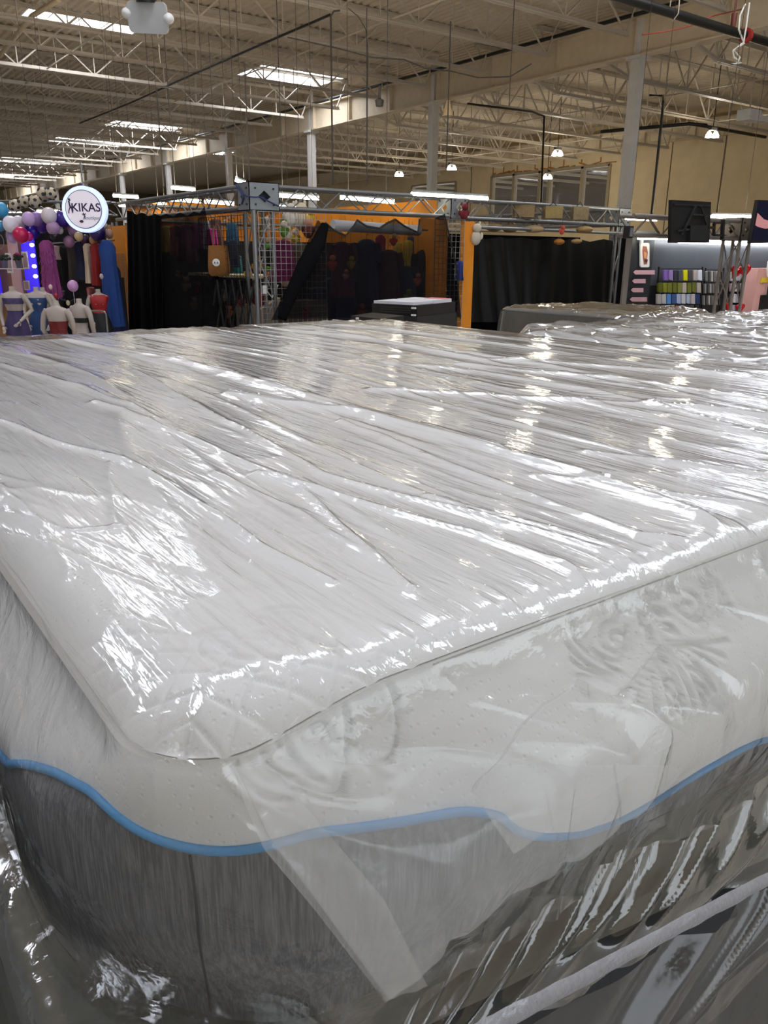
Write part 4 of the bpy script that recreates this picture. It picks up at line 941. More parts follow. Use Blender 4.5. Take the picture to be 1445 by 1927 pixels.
G = [  # u, vtop, width px, height px, F, colour, words, sleeve
 (405, 412, 22, 48, 9.6, '7E5A50', 'dusty brown top hanging above the woven bag', 0), (392, 415, 22, 46, 9.8, 'C7C3CC', 'white and black printed top left of the woven bag straps', 0),
 (398, 430, 20, 28, 9.3, 'E0409A', 'bright pink top hanging left above the woven bag', 0), (375, 420, 26, 40, 10.4, '8C4A70', 'mauve top behind the left net', 0), (350, 422, 30, 60, 10.6, '6A3A50', 'plum garment behind the left net', 1),
 (330, 424, 24, 50, 10.8, '8A4450', 'dusty rose garment deep behind the left net', 0), (312, 425, 16, 42, 11, 'A09030', 'yellow strip of cloth behind the left net', 0), (436, 420, 20, 34, 9.5, '2F5F80', 'steel blue cloth hung on the black wire grid', 0),
 (436, 452, 22, 44, 9.4, '1E2236', 'navy cloth hanging under the steel blue one', 0), (447, 480, 14, 30, 10.5, '2F7F86', 'teal cloth behind the black wire grid', 0), (532, 452, 42, 66, 9.9, '6A1048', 'magenta cloth panel behind the silver wire grid', 0),
 (563, 455, 22, 50, 10, '5A5240', 'khaki garment between the wire grid and the net', 0), (643, 455, 40, 90, 10.2, '4A1830', 'wine garment left inside the sheer net', 1), (690, 450, 40, 110, 10.4, '1A2238', 'dark navy coat inside the sheer net', 1), (716, 442, 20, 80, 10.8, '70182C', 'deep red strip garment inside the sheer net', 0),
 (730, 470, 44, 90, 10.2, '3A1422', 'dark maroon jacket in the middle of the net', 1), (760, 500, 44, 60, 10.3, '1E2A3E', 'slate blue jacket right of the maroon one', 1), (748, 455, 18, 40, 10.9, 'A88A1E', 'mustard top high inside the net', 0), (768, 452, 20, 46, 10.8, 'B8981E', 'yellow top high inside the net', 0),
 (640, 520, 60, 70, 10.5, '101E42', 'royal blue cloth low inside the net', 0), (598, 540, 36, 50, 10.4, '141C34', 'dark blue bundle at the left foot of the net', 0), (700, 540, 40, 56, 10.6, '20303E', 'slate cloth low inside the net', 0), (800, 470, 40, 120, 10.5, '1C120E', 'dark brown coat at the right inside the net', 1),
 (775, 445, 18, 30, 11, '3C4460', 'grey blue cap shaped cloth high inside the net', 0), (835, 560, 30, 40, 10, '2A2E30', 'dark grey bundle by the case', 0),
 (487, 545, 18, 44, 9.9, '8A1424', 'bright red cloth behind the truss leg', 0), (470, 540, 12, 40, 10.2, '3A0E14', 'dark red cloth left of the truss leg', 0), (865, 491, 14, 32, 9.2, '16286E', 'small blue printed cloth pinned beside the orange post', 0)]
for (u, v, w, h, f, col, lb, sl) in G:
    f = Fin(u)+.25+(f-9.2)*.7 if 'pinned' not in lb else Fin(u)-.15
    garment(onf(u, v, f), w*f/F*1.0, h*f/F*1.05, col, lb, sleeve=bool(sl), depth=.05 if w < 30 else .09)
tag(MB().bbox((6.3, 10.9, 0), (6.34, 14.4, 1.72)).build('dimming_sheet', mat('dim_interior', '120E0C', .9), smooth=False), 'added dark sheet keeping the booth dim behind the left net', 'cloth')  # added sheet, darkens the orange interior behind the left net
tag(MB().bbox((5.3, 11.6, 0), (8.1, 11.64, 1.80)).build('dimming_sheet', mat('dim_interior', '120E0C', .9), smooth=False), 'added dark sheet keeping the booth dim behind the front net', 'cloth')  # added sheet, stands in for the dim depth behind the front net
tag(MB().bbox((5.25, 9.95, 0), (6.3, 10.35, .98)).build('counter', mat('stock_counter', '4A4038', .7), smooth=False), 'brown stock counter behind the foot of the front net', 'counter')
tag(MB().bbox((4.95, 14.5, 0), (8.15, 14.55, 1.80)).build('dimming_sheet', mat('dim_interior', '120E0C', .9), smooth=False), 'added dark sheet dimming the lower back wall behind the left net', 'cloth')  # added sheet, makes the lower back wall read dark
tag(MB().prism([ony(1150, 447, 9.85), ony(1196, 448, 9.85), ony(1190, 605, 9.85), ony(1145, 605, 9.85)], (0, .03, 0)).build('black_cloth_strip', mat('black_cloth', '040404', 1, spec=.1), smooth=False), 'narrow black cloth between the tarpaulin booth and the taupe post', 'cloth')
# woven bag
fb = Fin(410)-.25; p = onf(410, 462, fb); e = empty('woven_bag', p, 'brown woven tote bag with round white badge hanging at the left grid', 'bag'); sc = fb/F
secs = [(0, 0, 0, 17*sc, .04), (0, 0, -15*sc, 18.5*sc, .06), (0, 0, -35*sc, 20*sc, .08), (0, 0, -48*sc, 19*sc, .07), (0, 0, -52*sc, 15*sc, .04)]
wv = mat('wicker', '8A5A22', .8, bump=(80, 1, .01)); MB().loft(secs, 24, -.64, p).build('bag_body', wv, e)
tp = RT*1
MB().tube([p-tp*.06, p-tp*.05+[0, 0, .17], p+[0, 0, .28], p+tp*.05+[0, 0, .17], p+tp*.06], .012, 6).build('strap', mat('bag_strap', '7A5A44', .8), e)
fwv = np.array([math.sin(YAW), math.cos(YAW), 0]); q = onf(407, 494, fb-.1); MB().tube([q, q-fwv*.012], .048, 20).build('badge', WHITEP, e)
for s in (-1, 1): MB().prism([q-fwv*.016+RT*s*.018+np.array([0, 0, a]) + RT*b for a, b in ((-.012, -.011), (-.012, .011), (.016, 0))], -fwv*.003).build('badge_mark', mat('badge_dark', '3A3C48', .6), e)
def toy(c, s, col, label, kind='plush_toy', cat='toy', col2=None, ears=True):
    e = empty(kind, c, label, cat); c = np.array(c, float); m = mat('plush_'+col, col, .9, bump=(60, .4, .004))
    MB().ell(c, (s*.42, s*.36, s*.5), 14, 9).build('body', m, e); MB().ell(c+[0, -.02, s*.68], (s*.34, s*.32, s*.32), 14, 9).build('head', mat('plush_'+col2, col2, .9) if col2 else m, e)
    for k in (-1, 1):
        if ears: MB().ell(c+RT*k*s*.25+[0, 0, s*.98], (s*.1, s*.08, s*.16), 8, 6).build('ear', m, e)
        MB().ell(c+RT*k*s*.4+[0, 0, s*.15], (s*.14, s*.13, s*.26), 8, 6).build('arm', m, e)
    MB().tube([c+[0, 0, s*.9], (c[0], c[1], max(c[2]+s, 2.125))], .002, 4).build('hanging_loop', BLACK, e)
    return e
T = [(546, 412, .17, 'DDD6C8', 'white plush toy at the top behind the wire grid, left of two', None), (566, 416, .2, 'D9CDB4', 'cream plush toy at the top behind the wire grid, right of two', None), (583, 412, .1, 'E4C84A', 'yellow plush toy beside the cream ones', None),
     (534, 436, .12, '6FA03A', 'lime green plush toy above the magenta cloth', 'E6D8C0'), (555, 450, .12, 'C8B030', 'yellow flower-like plush toy right of the magenta cloth', 'E8D4C0'), (580, 436, .15, '5A2414', 'brown haired doll at the left edge of the net', 'E0A088'),
     (541, 442, .1, 'E8D8C4', 'pale doll just under the lime green toy', None), (500, 425, .1, 'E0D4C0', 'small cream plush inside the truss leg, upper', None), (486, 450, .12, '8A6A1A', 'ochre plush inside the truss leg', None), (502, 462, .08, '5FA038', 'green topped plush inside the truss leg', 'D8B898'),
     (467, 517, .1, 'C8A010', 'yellow sunflower toy on the black wire grid', '3A2A10'), (440, 490, .08, 'C88A1A', 'small amber toy on the black wire grid', None), (445, 505, .09, '2F8A88', 'teal toy on the black wire grid', None), (484, 505, .13, 'B07A10', 'golden plush low inside the truss leg', None),
     (503, 516, .09, 'D89A70', 'peach toy low inside the truss leg', '6FB83A'), (522, 505, .09, '9AA0A6', 'grey toy under the magenta cloth', None), (536, 530, .12, 'C8A890', 'beige doll under the magenta cloth', None), (395, 520, .08, 'B87C84', 'small pink oval toy under the woven bag', None),
     (625, 500, .12, 'A04020', 'orange toy behind the net, left', 'B86040'), (660, 498, .1, '907018', 'gold toy behind the net, left of centre', None), (740, 455, .09, 'B02A22', 'red topped small toy behind the net', 'C8A070'), (650, 520, .08, 'A8705C', 'pinkish toy low behind the net', None), (785, 530, .1, '904838', 'rust toy behind the right of the net', None),
     (768, 560, .1, '6A6A28', 'olive toy low behind the net', None), (680, 590, .12, '6A2410', 'rust heap at the foot of the net', None), (575, 590, .1, '7A1430', 'crimson toy at the left foot of the net', None), (430, 590, .1, 'C05A22', 'orange toy behind the folding gate', None), (425, 608, .08, 'B01E2A', 'red ball-like toy low behind the folding gate', None), (420, 560, .1, 'A89070', 'tan toy behind the folding gate', None), (455, 570, .1, '8A1A2A', 'dark red toy right behind the folding gate', None),
     (350, 540, .12, '8A7A60', 'tan plush dim behind the left net', None), (372, 545, .1, '702030', 'wine plush dim behind the left net', None), (335, 520, .07, '8C5044', 'small rose toy dim behind the left net', None), (365, 575, .1, '7C6C54', 'beige plush low behind the left net', None),
     (895, 448, .16, 'C8BFB0', 'grey white plush hanging right of the orange post', None), (873, 404, .12, '6A1422', 'maroon cap-like plush on the truss above the orange post', None), (1057, 436, .07, 'B84A3A', 'small red plush on the tarpaulin rail', None)]
for (u, v, s, col, lb, c2) in T:
    f = Fin(u)+.3+(len(lb) % 7)*.12 if u < 840 else (Fin(u)-.15 if u < 900 else 12.6); s *= f/9.6; toy(onf(u, v, f), s, col, lb, col2=c2, ears=('plush' in lb))
# shelves with stock inside booth A (cream shelf behind the gate)
tag(MB().bbox((5.25, 10.4, 1.28), (5.9, 12.5, 1.32)).build('shelf_board', mat('cream_shelf', 'D8CCA8', .6), smooth=False), 'cream shelf behind the folding gate', 'shelf')
tag(MB().bbox((5.0, 9.9, .3), (5.4, 10.3, .95)).build('carton', mat('beige_box', '9A8A72', .7), smooth=False), 'beige box low behind the truss leg', 'box')
tag(MB().prism([ony(486, 585, 9.7), ony(528, 560, 9.7), ony(515, 607, 9.7), ony(484, 612, 9.7)], (0, .1, 0)).build('cloth_bundle', mat('beige_cloth', '9C8874', .8)), 'beige cloth bundle at the foot of the truss leg', 'cloth')
e = empty('clip_lamp', ony(497, 545, 9.3), 'small pale clip-on lamp on the truss leg', 'lamp'); MB().box(ony(497, 545, 9.3), (.06, .05, .1)).build('housing', WHITEP, e); MB().tube([ony(500, 545, 9.3), ony(512, 560, 9.3), ony(523, 536, 9.3)], .008, 6).build('arm', WHITEP, e)
# beige bags on the tarpaulin booth shelves
for i, (u, v, w, h, col, lb) in enumerate([(985, 398, 34, 22, '8A7450', 'tan carton left on the shelf behind the right-hand truss'), (1040, 400, 30, 22, '94804F', 'tan carton in the middle of the shelf behind the right-hand truss'), (1090, 402, 26, 24, '8A7A5A', 'olive carton right on the shelf behind the right-hand truss'),
        (930, 428, 26, 14, 'A08C68', 'low tan bundle behind the tarpaulin rail, leftmost'), (960, 430, 24, 14, '9A8060', 'low brown bundle behind the tarpaulin rail'), (1005, 431, 30, 13, 'B49A74', 'low beige bundle behind the tarpaulin rail'), (1052, 455, 16, 10, 'C08038', 'orange-tan bundle peeping over the tarpaulin'), (1085, 454, 16, 8, 'BFA070', 'beige bundle peeping over the tarpaulin'), (1100, 432, 26, 12, 'A88C5C', 'low tan bundle behind the tarpaulin rail, rightmost')]):
    f = 13.2; p = onf(u, v, f); w *= f/F; h *= f/F
    k = MB().box(p, (w, .25, h*.9), rz=-.64) if 'carton' in lb else MB().ell(p, (w*.6, .12, h*.5), 14, 9, M=Matrix.Rotation(-.64, 3, 'Z')); e = empty('carton' if 'carton' in lb else 'soft_bundle', p, lb, 'box' if 'carton' in lb else 'bundle'); k.build('box_body' if 'carton' in lb else 'bundle_body', mat('bag_'+col, col, .8, bump=(20, .6, .02)), e); MB().tube([p-RT*w*.2+[0, 0, h*.5], p+[0, 0, h*.8], p+RT*w*.2+[0, 0, h*.5]], .008, 5).build('tie', BLACK, e)

# ================================================================= PHONE CASE BOOTH (right)
TP = mat('taupe_metal', '7E766E', .5, .3)
yC = 6.5
A_ = ony(1176, 428, yC); B_ = ony(1376, 431, yC); zc = 2.02
tx0 = float(A_[0]); tx1 = float(B_[0])
truss((tx0, yC, 1.98), (tx1, yC, 1.98), 'taupe box truss behind the black screen back', s=.27, mt=TP)
block(tx1, yC-.15, 1.84, .3, .3, .3, 'taupe corner block with diamond hole over the red heart balloons', TP)
truss((tx1+.17, yC, .02), (tx1+.17, yC, 1.84), 'upright taupe truss leg around the red heart balloons', s=.3, step=.42, mt=TP)
tag(MB().bbox((tx0+.06, yC-.012, 0), (tx0+.155, yC+.012, 1.86)).build('upright_post', TP, smooth=False), 'flat taupe post left of the pink labels', 'post')
yW = 7.6; xl = float(ony(1192, 500, yW)[0]); xr = float(ony(1445, 500, yW)[0])+1.5
tag(MB().bbox((xl-.1, yW, 0), (xr, yW+.04, 1.2)).build('display_wall', mat('black_slatwall', '15161A', .5), smooth=False), 'black lower display wall behind the phone case racks', 'display wall')
tag(MB().bbox((xl-.1, yW+.02, 1.2), (xr, yW+.06, 1.96)).build('display_wall', mat('grey_slatwall', '4E5258', .3), smooth=False), 'smooth grey upper display wall under the strip light', 'display wall')
tag(MB().bbox((xl-.12, yW-.02, .9), (xl+.42, yW-.005, 1.98)).build('label_board', mat('dark_side_panel', '2A2D33', .4), smooth=False), 'dark grey panel holding the pink labels', 'panel')
leds(ony(1278, 452, yW-.25), ony(1445, 458, yW-.25)+np.array([1.2, 0, 0]), 'very bright white strip light over the phone case racks', .045, mat('strip_glow', 'F8FAFF', .4, emit=14))
leds(ony(1200, 449, yW-.3), ony(1262, 450, yW-.3), 'slim strip light over the pink labels', .012, TUBE)
yR = yW-.06
e = empty('case_poster', ony(1214, 480, yR), 'tall white phone-shaped sign with a brown swirl above the pink labels', 'sign')
def rr_poly(u0, v0, u1, v1, r, y, k=5):
    pts = []
    for (cx, cy, a0) in ((u1-r, v0+r, -90), (u1-r, v1-r, 0), (u0+r, v1-r, 90), (u0+r, v0+r, 180)):
        for i in range(k): a = R(a0+i*90/(k-1)); pts.append(ony(cx+r*math.cos(a), cy+r*math.sin(a), y))
    return pts
MB().prism(rr_poly(1205, 457, 1222, 503, 3, yR), (0, .02, 0)).build('sign_board', WHITEP, e, smooth=False)
MB().prism([ony(u, v, yR-.004) for u, v in [(1210, 463), (1217, 464), (1219, 475), (1217, 490), (1218, 497), (1212, 498), (1210, 485), (1209, 472)]], (0, .004, 0)).build('brown_swirl', mat('skin_brown', '9A5A48', .6), e, smooth=False)
MB().prism([ony(u, v, yR-.007) for u, v in [(1212, 473), (1217, 476), (1216, 487), (1212, 485)]], (0, .004, 0)).build('pale_swirl', mat('skin_tan', 'D8986C', .6), e, smooth=False)
MB().prism([ony(u, v, yR-.009) for u, v in [(1213, 488), (1219, 488), (1218, 494), (1214, 494)]], (0, .004, 0)).build('dark_swirl', mat('skin_dark', '3A1C20', .6), e, smooth=False)
MB().box(ony(1207, 455, yR), (.05, .03, .07)).build('clip', WHITEP, e)
for i, (v, w) in enumerate([(512.5, 38), (529, 23), (546, 21), (563.5, 30), (580, 22)]):
    u = 1194-i*2.2; y = yR-.01
    e = empty('pink_label', ony(u, v, y), ['topmost and longest', 'second', 'third', 'fourth', 'lowest'][i]+' pink arrow label on the dark panel', 'label')
    MB().prism([ony(u-2, v, y), ony(u+2, v-4, y), ony(u+w, v-4, y), ony(u+w, v+4, y), ony(u+2, v+4, y)], (0, .008, 0)).build('card', mat('pink_card', 'D0A4AE', .6), e, smooth=False)
# racks with hung packets
def rack(u0, u1, rows, y, label, n, pal, fr=BLACK, wpx=8, lean=0, words='phone case packet', extra='', slim=False):
    a = ony(u0, rows[0][0]-5, y); b = ony(u1, rows[-1][1]+12, y)
    e = empty('display_rack', (a[0], y, a[2]), label, 'rack'); m = MB()
    for r_ in rows: q0 = ony(u0, r_[0]-2, y); q1 = ony(u1, r_[0]-2, y); m.beam(q0, q1, .012)
    m.tube([ony(u0, rows[0][0]-6, y), ony(u0-lean, rows[-1][1]+10, y)], .014, 4); m.tube([ony(u1, rows[0][0]-6, y), ony(u1-lean, rows[-1][1]+10, y)], .014, 4)
    m.build('frame', fr, e, smooth=False)
    for ri, (v0, v1) in enumerate(rows):
        for k in range(n):
            t = (k+.5)/n; sh = -lean*ri/len(rows); u = u0+(u1-u0)*t+sh; w = (u1-u0)/n*(.5 if slim else .78); col = pal[ri][k % len(pal[ri])]
            if col is None: continue
            yy = y-.04-random.random()*.03; q = MB().prism([ony(u-w/2, v0+random.uniform(0, 1.5), yy), ony(u+w/2, v0, yy), ony(u+w/2, v1, yy), ony(u-w/2, v1-random.uniform(0, 2), yy)], (0, .03, 0))
            rn = ['top', 'second', 'third', 'bottom'][ri] if len(rows) == 4 else ['top', 'middle', 'bottom'][ri]
            pk = q.build('hanging_packet', mat('pk_'+col, col, .35), smooth=False)
            tag(pk, '%s packet from the left in the %s row of the %s' % (['first', 'second', 'third', 'fourth', 'fifth', 'sixth', 'seventh', 'eighth', 'ninth'][k], rn, extra), 'packet', 'packets on the '+extra)
rack(1240, 1322, [(508, 528), (532, 551), (553, 572), (574, 590)], yR, 'black rack of bright phone case packets', 9,
     [[None, '8A6AC0', '9A80B8', '3A3C44', '50525C', 'E0D818', '4A4C50', 'B8A8A0', 'D8DCE6'], ['5E6420', '8A9034', '7C8230', '6A7028', '8A9040', 'C0B8A8', '767C30', '6A7030', 'B8B0A8'], ['B8B4B0', 'C0BEBC', '5A90D0', '3A5A90', 'A8B8D8', 'D0CED0', 'B0C0D8', 'C4BCBC', '24386A'], ['4A4C50', '787A7C', 'C8B8B0', 'B8ACA4', '6A3A3A', 'B0B0B0', '3C3E44', '505258', '2C2E34']], lean=8, words='bright phone case packet', extra='rack of bright packets')
rack(1328, 1362, [(510, 530), (534, 552), (556, 574)], yR, 'black rack of thin dark packets beside the bright ones', 7, [['8A8A88', '4A4A4A', 'B8B6B0', '6C6C6A', 'A4A29C', '8C8A84', '3A3A3A']]*3, lean=8, words='thin pale-edged packet', extra='narrow dark rack', slim=True)
rack(1376, 1424, [(511, 529), (533, 549), (553, 570), (574, 590)], yR, 'rack of white phone case packets behind the truss leg', 8, [['C8C8CC', 'D0CED0', 'A8A6AC', 'C4B8C0', 'CFCFD2', 'B8B8BC', 'C0A8B0', 'D0D0D4'], ['B8A0A8', 'C8C8CC', '5A5A60', 'D0CACC', 'C03A68', 'C8C6CA', 'B8B4B8', 'D0D0D2'], ['3A3C48', 'C8C8CC', 'B8B8BC', '4A4C60', '3A3A4A', 'C8C0C4', '60282E', 'C0C0C4'], ['A8A8AC', 'B8B0B8', '8A8C9C', 'C4C0C4', 'B8B8C4', 'C04A70', 'C8C8CC', 'A0A0A4']], lean=6, words='white phone case packet', extra='rack of white packets')
# pink cabinet and ring at the far right edge
e = empty('pink_cabinet', ony(1436, 590, 7.2), 'pink display cabinet at the right edge', 'cabinet'); xa = float(ony(1424, 520, 7.2)[0])
MB().bbox((xa, 7.2, .3), (xa+1.2, 7.45, 1.45)).build('cabinet_body', mat('pink_cab', 'DCA69C', .5), e, smooth=False); MB().bbox((xa+.2, 7.17, .75), (xa+.5, 7.21, 1.02)).build('window_slot', BLACK, e, smooth=False); MB().bbox((xa+.12, 7.17, 1.22), (xa+.35, 7.2, 1.3)).build('yellow_sticker', mat('yellow_sticker', 'E8C83A', .5), e, smooth=False)
c = ony(1452, 500, 7.15); e = empty('ring_light', c, 'white ring lamp cut by the right edge', 'lamp'); MB().tube([c+np.array([math.cos(a)*.11, 0, math.sin(a)*.2]) for a in np.linspace(0, 2*math.pi, 30)], .02, 8).build('ring', WHITEP, e); MB().tube([c+[0, 0, -.2], c+[0, 0, -.5]], .012).build('stem', BLACK, e)
# heart balloons
def heart(c, s, label, rz=0, tilt=0):
    e = empty('heart_balloon', c, label, 'balloon'); N1, N2 = 28, 10; P = []
    for i in range(N2+1):
        q = i/N2*math.pi; row = []
        for k in range(N1+1):
            t = 2*math.pi*k/N1; hx = 16*math.sin(t)**3/16; hy = (13*math.cos(t)-5*math.cos(2*t)-2*math.cos(3*t)-math.cos(4*t))/16
            rr_ = math.sin(q); hh = Vector((hx*rr_*s, math.cos(q)*.3*s, (hy*rr_+.0)*s)); hh = Matrix.Rotation(tilt, 3, 'Y') @ hh; hh = Matrix.Rotation(-.4+rz, 3, 'Z') @ hh
            row.append(Vector(tuple(c))+hh)
        P.append(row)
    MB().grid(P).build('foil', mat('red_foil', 'C0141C', .22, .45, bump=(30, .6, .02)), e); b = Vector(tuple(c)); MB().tube([b-Vector((0, 0, s*.9)), b-Vector((0, 0, s*1.6))], .004, 5).build('ribbon', mat('red_ribbon', 'A01018', .5), e)
heart(ony(1384, 512, yC+.25), .105, 'left one of the upper pair of red heart balloons', .2, .5); heart(ony(1401, 509, yC+.3), .10, 'right one of the upper pair of red heart balloons', -.4, -.3)
heart(ony(1371, 577, yC+.2), .075, 'left one of the lower pair of red heart balloons', .3, .2); heart(ony(1393, 579, yC+.3), .075, 'right one of the lower pair of red heart balloons', -.2, -.2)
# screens
def screen(u0, v0, u1, v1, u2, v2, y, label, back=True):
    a, b, d = ony(u0, v0, y), ony(u1, v1, y), ony(u2, v2, y); ux = b-a; uz = d-a; e = empty('tv_screen', a, label, 'screen')
    n = np.cross(ux, uz); n /= np.linalg.norm(n); n = n if n[1] > 0 else -n
    M_ = lambda i, j, k=0: a+ux*i+uz*j-n*k
    MB().prism([M_(0, 0), M_(1, 0), M_(1, 1), M_(0, 1)], n*.045).build('tv_housing', BLACK, e, smooth=False)
    if back:
        MB().prism([M_(.04, .08, .02), M_(.96, .08, .02), M_(.96, .12, .02), M_(.04, .12, .02)], n*.02).build('back_ridge', mat('black_rib', '2A2B30', .3), e, smooth=False)
        m = MB(); g_ = mat('tv_bracket', '3E4042', .4, .5)
        for (p, q) in (((.55, .12), (.22, .8)), ((.68, .12), (.85, .55)), ((.45, .32), (.9, .34)), ((.12, .72), (.5, .66))): m.beam(M_(*p, .03), M_(*q, .03), .018)
        m.build('bracket', g_, e); MB().prism([M_(.4, .58, .05), M_(.85, .58, .05), M_(.85, .95, .05), M_(.4, .95, .05)], n*.05).build('rear_box', mat('tv_box', '18191B', .5), e, smooth=False)
        m = MB(); m.beam(M_(.9, .62, .02), M_(1.3, .62, -.1), .03); m.beam(M_(1.3, .5, -.1), M_(1.3, .8, -.1), .03); m.beam(M_(1.3, .5, -.1), M_(1.62, .48, -.15), .025); m.beam(M_(1.3, .8, -.1), M_(1.62, .8, -.15), .025); m.beam(M_(1.64, .4, -.15), M_(1.64, .9, -.15), .04)
        m.build('wall_arm', BLACK, e)
    else:
        MB().prism([M_(.03, .04, .004), M_(.97, .04, .004), M_(.97, .95, .004), M_(.03, .95, .004)], n*.004).build('picture', mat('screen_navy', '0C1024', .25, emit=.5), e, smooth=False)
        skin = mat('screen_skin', 'B07A7A', .3, emit=.5)
        MB().prism([M_(i, j, .008) for i, j in ((.04, .30), (.12, .36), (.22, .44), (.34, .47), (.5, .44), (.75, .40), (.75, .62), (.5, .64), (.3, .66), (.12, .62), (.04, .58))], n*.004).build('picture_shape', skin, e, smooth=False)
    return e
screen(1264, 376, 1338, 380, 1262, 457, 6.1, 'black rear side of a screen on a wall arm, over the phone case booth')
screen(1426, 376, 1500, 379, 1411, 458, 6.0, 'screen showing a pale shape on navy, cut by the right edge', back=False)
e = empty('small_speaker', ony(1182, 438, 6.35), 'small black speaker clamped at the left end of the taupe truss', 'speaker'); q = ony(1182, 437, 6.35)
MB().box(q, (.09, .08, .14)).build('housing', BLACK, e, smooth=False); MB().box(q-[0, .045, 0], (.05, .01, .1)).build('grille', mat('grille', '6A6C70', .5), e, smooth=False)

# ================================================================= BOUTIQUE (left)
SG = 11.6
c = onf(158, 394, SG); sr = 38.5*SG/F
e = empty('round_sign', c, 'round glowing white shop sign with purple lettering above the balloons', 'sign')
zz = np.array([0, 0, 1.]); nF = np.array([-math.sin(YAW), -math.cos(YAW), 0])  # towards the camera
MB().tube([c-nF*.10, c+nF*0], sr, 64).build('sign_box', mat('sign_edge', 'C8D4F4', .4, emit=.9, ecol='B8CCFF'), e)
MB().tube([c, c+nF*.012], sr*.985, 64).build('glowing_ring', mat('sign_ring', 'D4DEFF', .4, emit=1.0, ecol='B4C6FF'), e)
MB().tube([c+nF*.012, c+nF*.018], sr*.83, 64).build('dark_ring', mat('sign_navy', '2C2A50', .5), e)
MB().tube([c+nF*.018, c+nF*.024], sr*.80, 64).build('sign_face', mat('sign_face', 'CFCAD4', .35, emit=.45, ecol='D8D0DC'), e)
PU = mat('sign_purple', '2A1C4E', .5)
text('KIKAS', sr*.50, PU, e, c+nF*.026+zz*sr*.06+RT*sr*.12, RT, zz, .002, squeeze=1.0)
text('Boutique', sr*.22, mat('sign_script', '8FA0B0', .5), e, c+nF*.026-zz*sr*.37+RT*sr*.32, RT, zz, .001, shear=.4)
fg = MB()
for pts, r_ in (([(-.62, .36), (-.60, .2), (-.58, .05)], .035), ([(-.60, .2), (-.52, .02), (-.50, -.16)], .028), ([(-.58, .1), (-.66, -.05), (-.68, -.18)], .022), ([(-.62, .32), (-.55, .4)], .02), ([(-.58, .05), (-.50, .12), (-.44, .05)], .018)):
    fg.tube([c+nF*.028+RT*sr*a+zz*sr*b for a, b in pts], r_*sr, 6)
fg.ell(c+nF*.028+RT*sr*-.6+zz*sr*.42, (.05*sr, .01, .05*sr), 10, 6); fg.build('dancer_mark', PU, e)
sh = MB(); sh.tube([c+nF*.028+RT*sr*a+zz*sr*b for a, b in ((-.02, -.16), (.04, -.28), (.02, -.40))], [.03*sr, .02*sr, .012*sr], 6); sh.tube([c+nF*.028+RT*sr*a+zz*sr*b for a, b in ((-.08, -.2), (.0, -.26), (.1, -.18))], .018*sr, 6)
sh.ell(c+nF*.028+RT*sr*-.12-zz*sr*.52, (.11*sr, .012, .06*sr), 12, 8); sh.build('flower_mark', mat('sign_plum', '4A2450', .5), e)
MB().tube([c-nF*.05+zz*sr, c-nF*.05+zz*(sr+.3)], .012).build('hanging_bar', ALU, e)
truss(onf(-40, 390, 13.5)+[0, 0, 0], onf(215, 393, 13.2), 'thin dark truss carrying the round shop sign and balloons', s=.22, step=.35, rc=.016, rb=.008)
# balloons
BAL = [(20, 422, 14, 'E6E2F0', 'big white balloon at the left of the arch'), (35, 418, 11, 'E0DCE8', 'white balloon right behind the leftmost one'), (44, 420, 11, '5AA8E8', 'sky blue balloon in the arch'), (54, 412, 12, 'C8A8DC', 'lilac balloon left of the violet pair'), (68, 412, 12, '9A78C0', 'mauve balloon above the violet one'),
       (78, 424, 13, '4A20A0', 'violet balloon in the middle of the arch'), (92, 406, 14, 'DAD0D4', 'large cream white balloon near the arch top'), (118, 412, 14, '3A1C86', 'deep purple balloon at the left of the sign'), (62, 435, 13, '3A1EB0', 'blue violet balloon below the violet one'), (39, 442, 14, 'C81858', 'crimson balloon low at the left'),
       (24, 444, 12, 'C0A4E0', 'pale lilac balloon below the white ones'), (50, 425, 6, '3A1430', 'small dark plum balloon'), (100, 429, 12, 'B08CB0', 'dusty pink balloon in front of the arch'), (54, 445, 8, 'D02890', 'pink balloon behind the crimson one'), (142, 432, 14, 'A07898', 'rosy mauve balloon under the round sign'),
       (183, 437, 15, '281454', 'dark indigo balloon at the lower right of the sign'), (130, 455, 10, '9A6C8C', 'mauve balloon hanging low under the arch'), (160, 451, 9, '3A1840', 'plum balloon between the hanging dresses'), (102, 444, 8, '1C1820', 'black balloon behind the dusty pink one'), (137, 538, 10, 'C490C8', 'pink balloon floating in front of the dark rack'),
       (2, 395, 13, '3F9AC8', 'turquoise balloon at the upper left edge'), (1, 425, 9, '3F8AB8', 'turquoise balloon at the left edge, lower'), (113, 434, 6, 'C8C0BC', 'small silver balloon by the dusty pink one'), (196, 424, 6, 'B8A898', 'small beige balloon right of the sign'), (148, 445, 8, 'C8A878', 'tan balloon under the sign'), (176, 452, 8, 'B88A5A', 'caramel balloon above the red dress'), (205, 440, 8, '9A7868', 'brown balloon by the orange panel')]
for i, (u, v, r_, col, lb) in enumerate(BAL):
    f = 11.9 + (i % 3)*.12 - (1.6 if v > 500 else 0); p = onf(u, v, f); s = r_*f/F*.95
    e = empty('balloon', p, lb, 'balloon', 'party balloons around the boutique'); m = mat('balloon_'+col, col, .28)
    MB().ell(p, (s, s, s*1.08), 20, 12).build('skin', m, e); MB().loft([(p[0], p[1], p[2]-s*1.05, s*.05, s*.05), (p[0], p[1], p[2]-s*1.16, s*.1, s*.1)], 8).build('knot', m, e)
    if v > 500: MB().tube([p-[0, 0, s*1.1], p-[0, 0, s*1.1+.35]], .003, 4).build('ribbon', WHITEP, e)
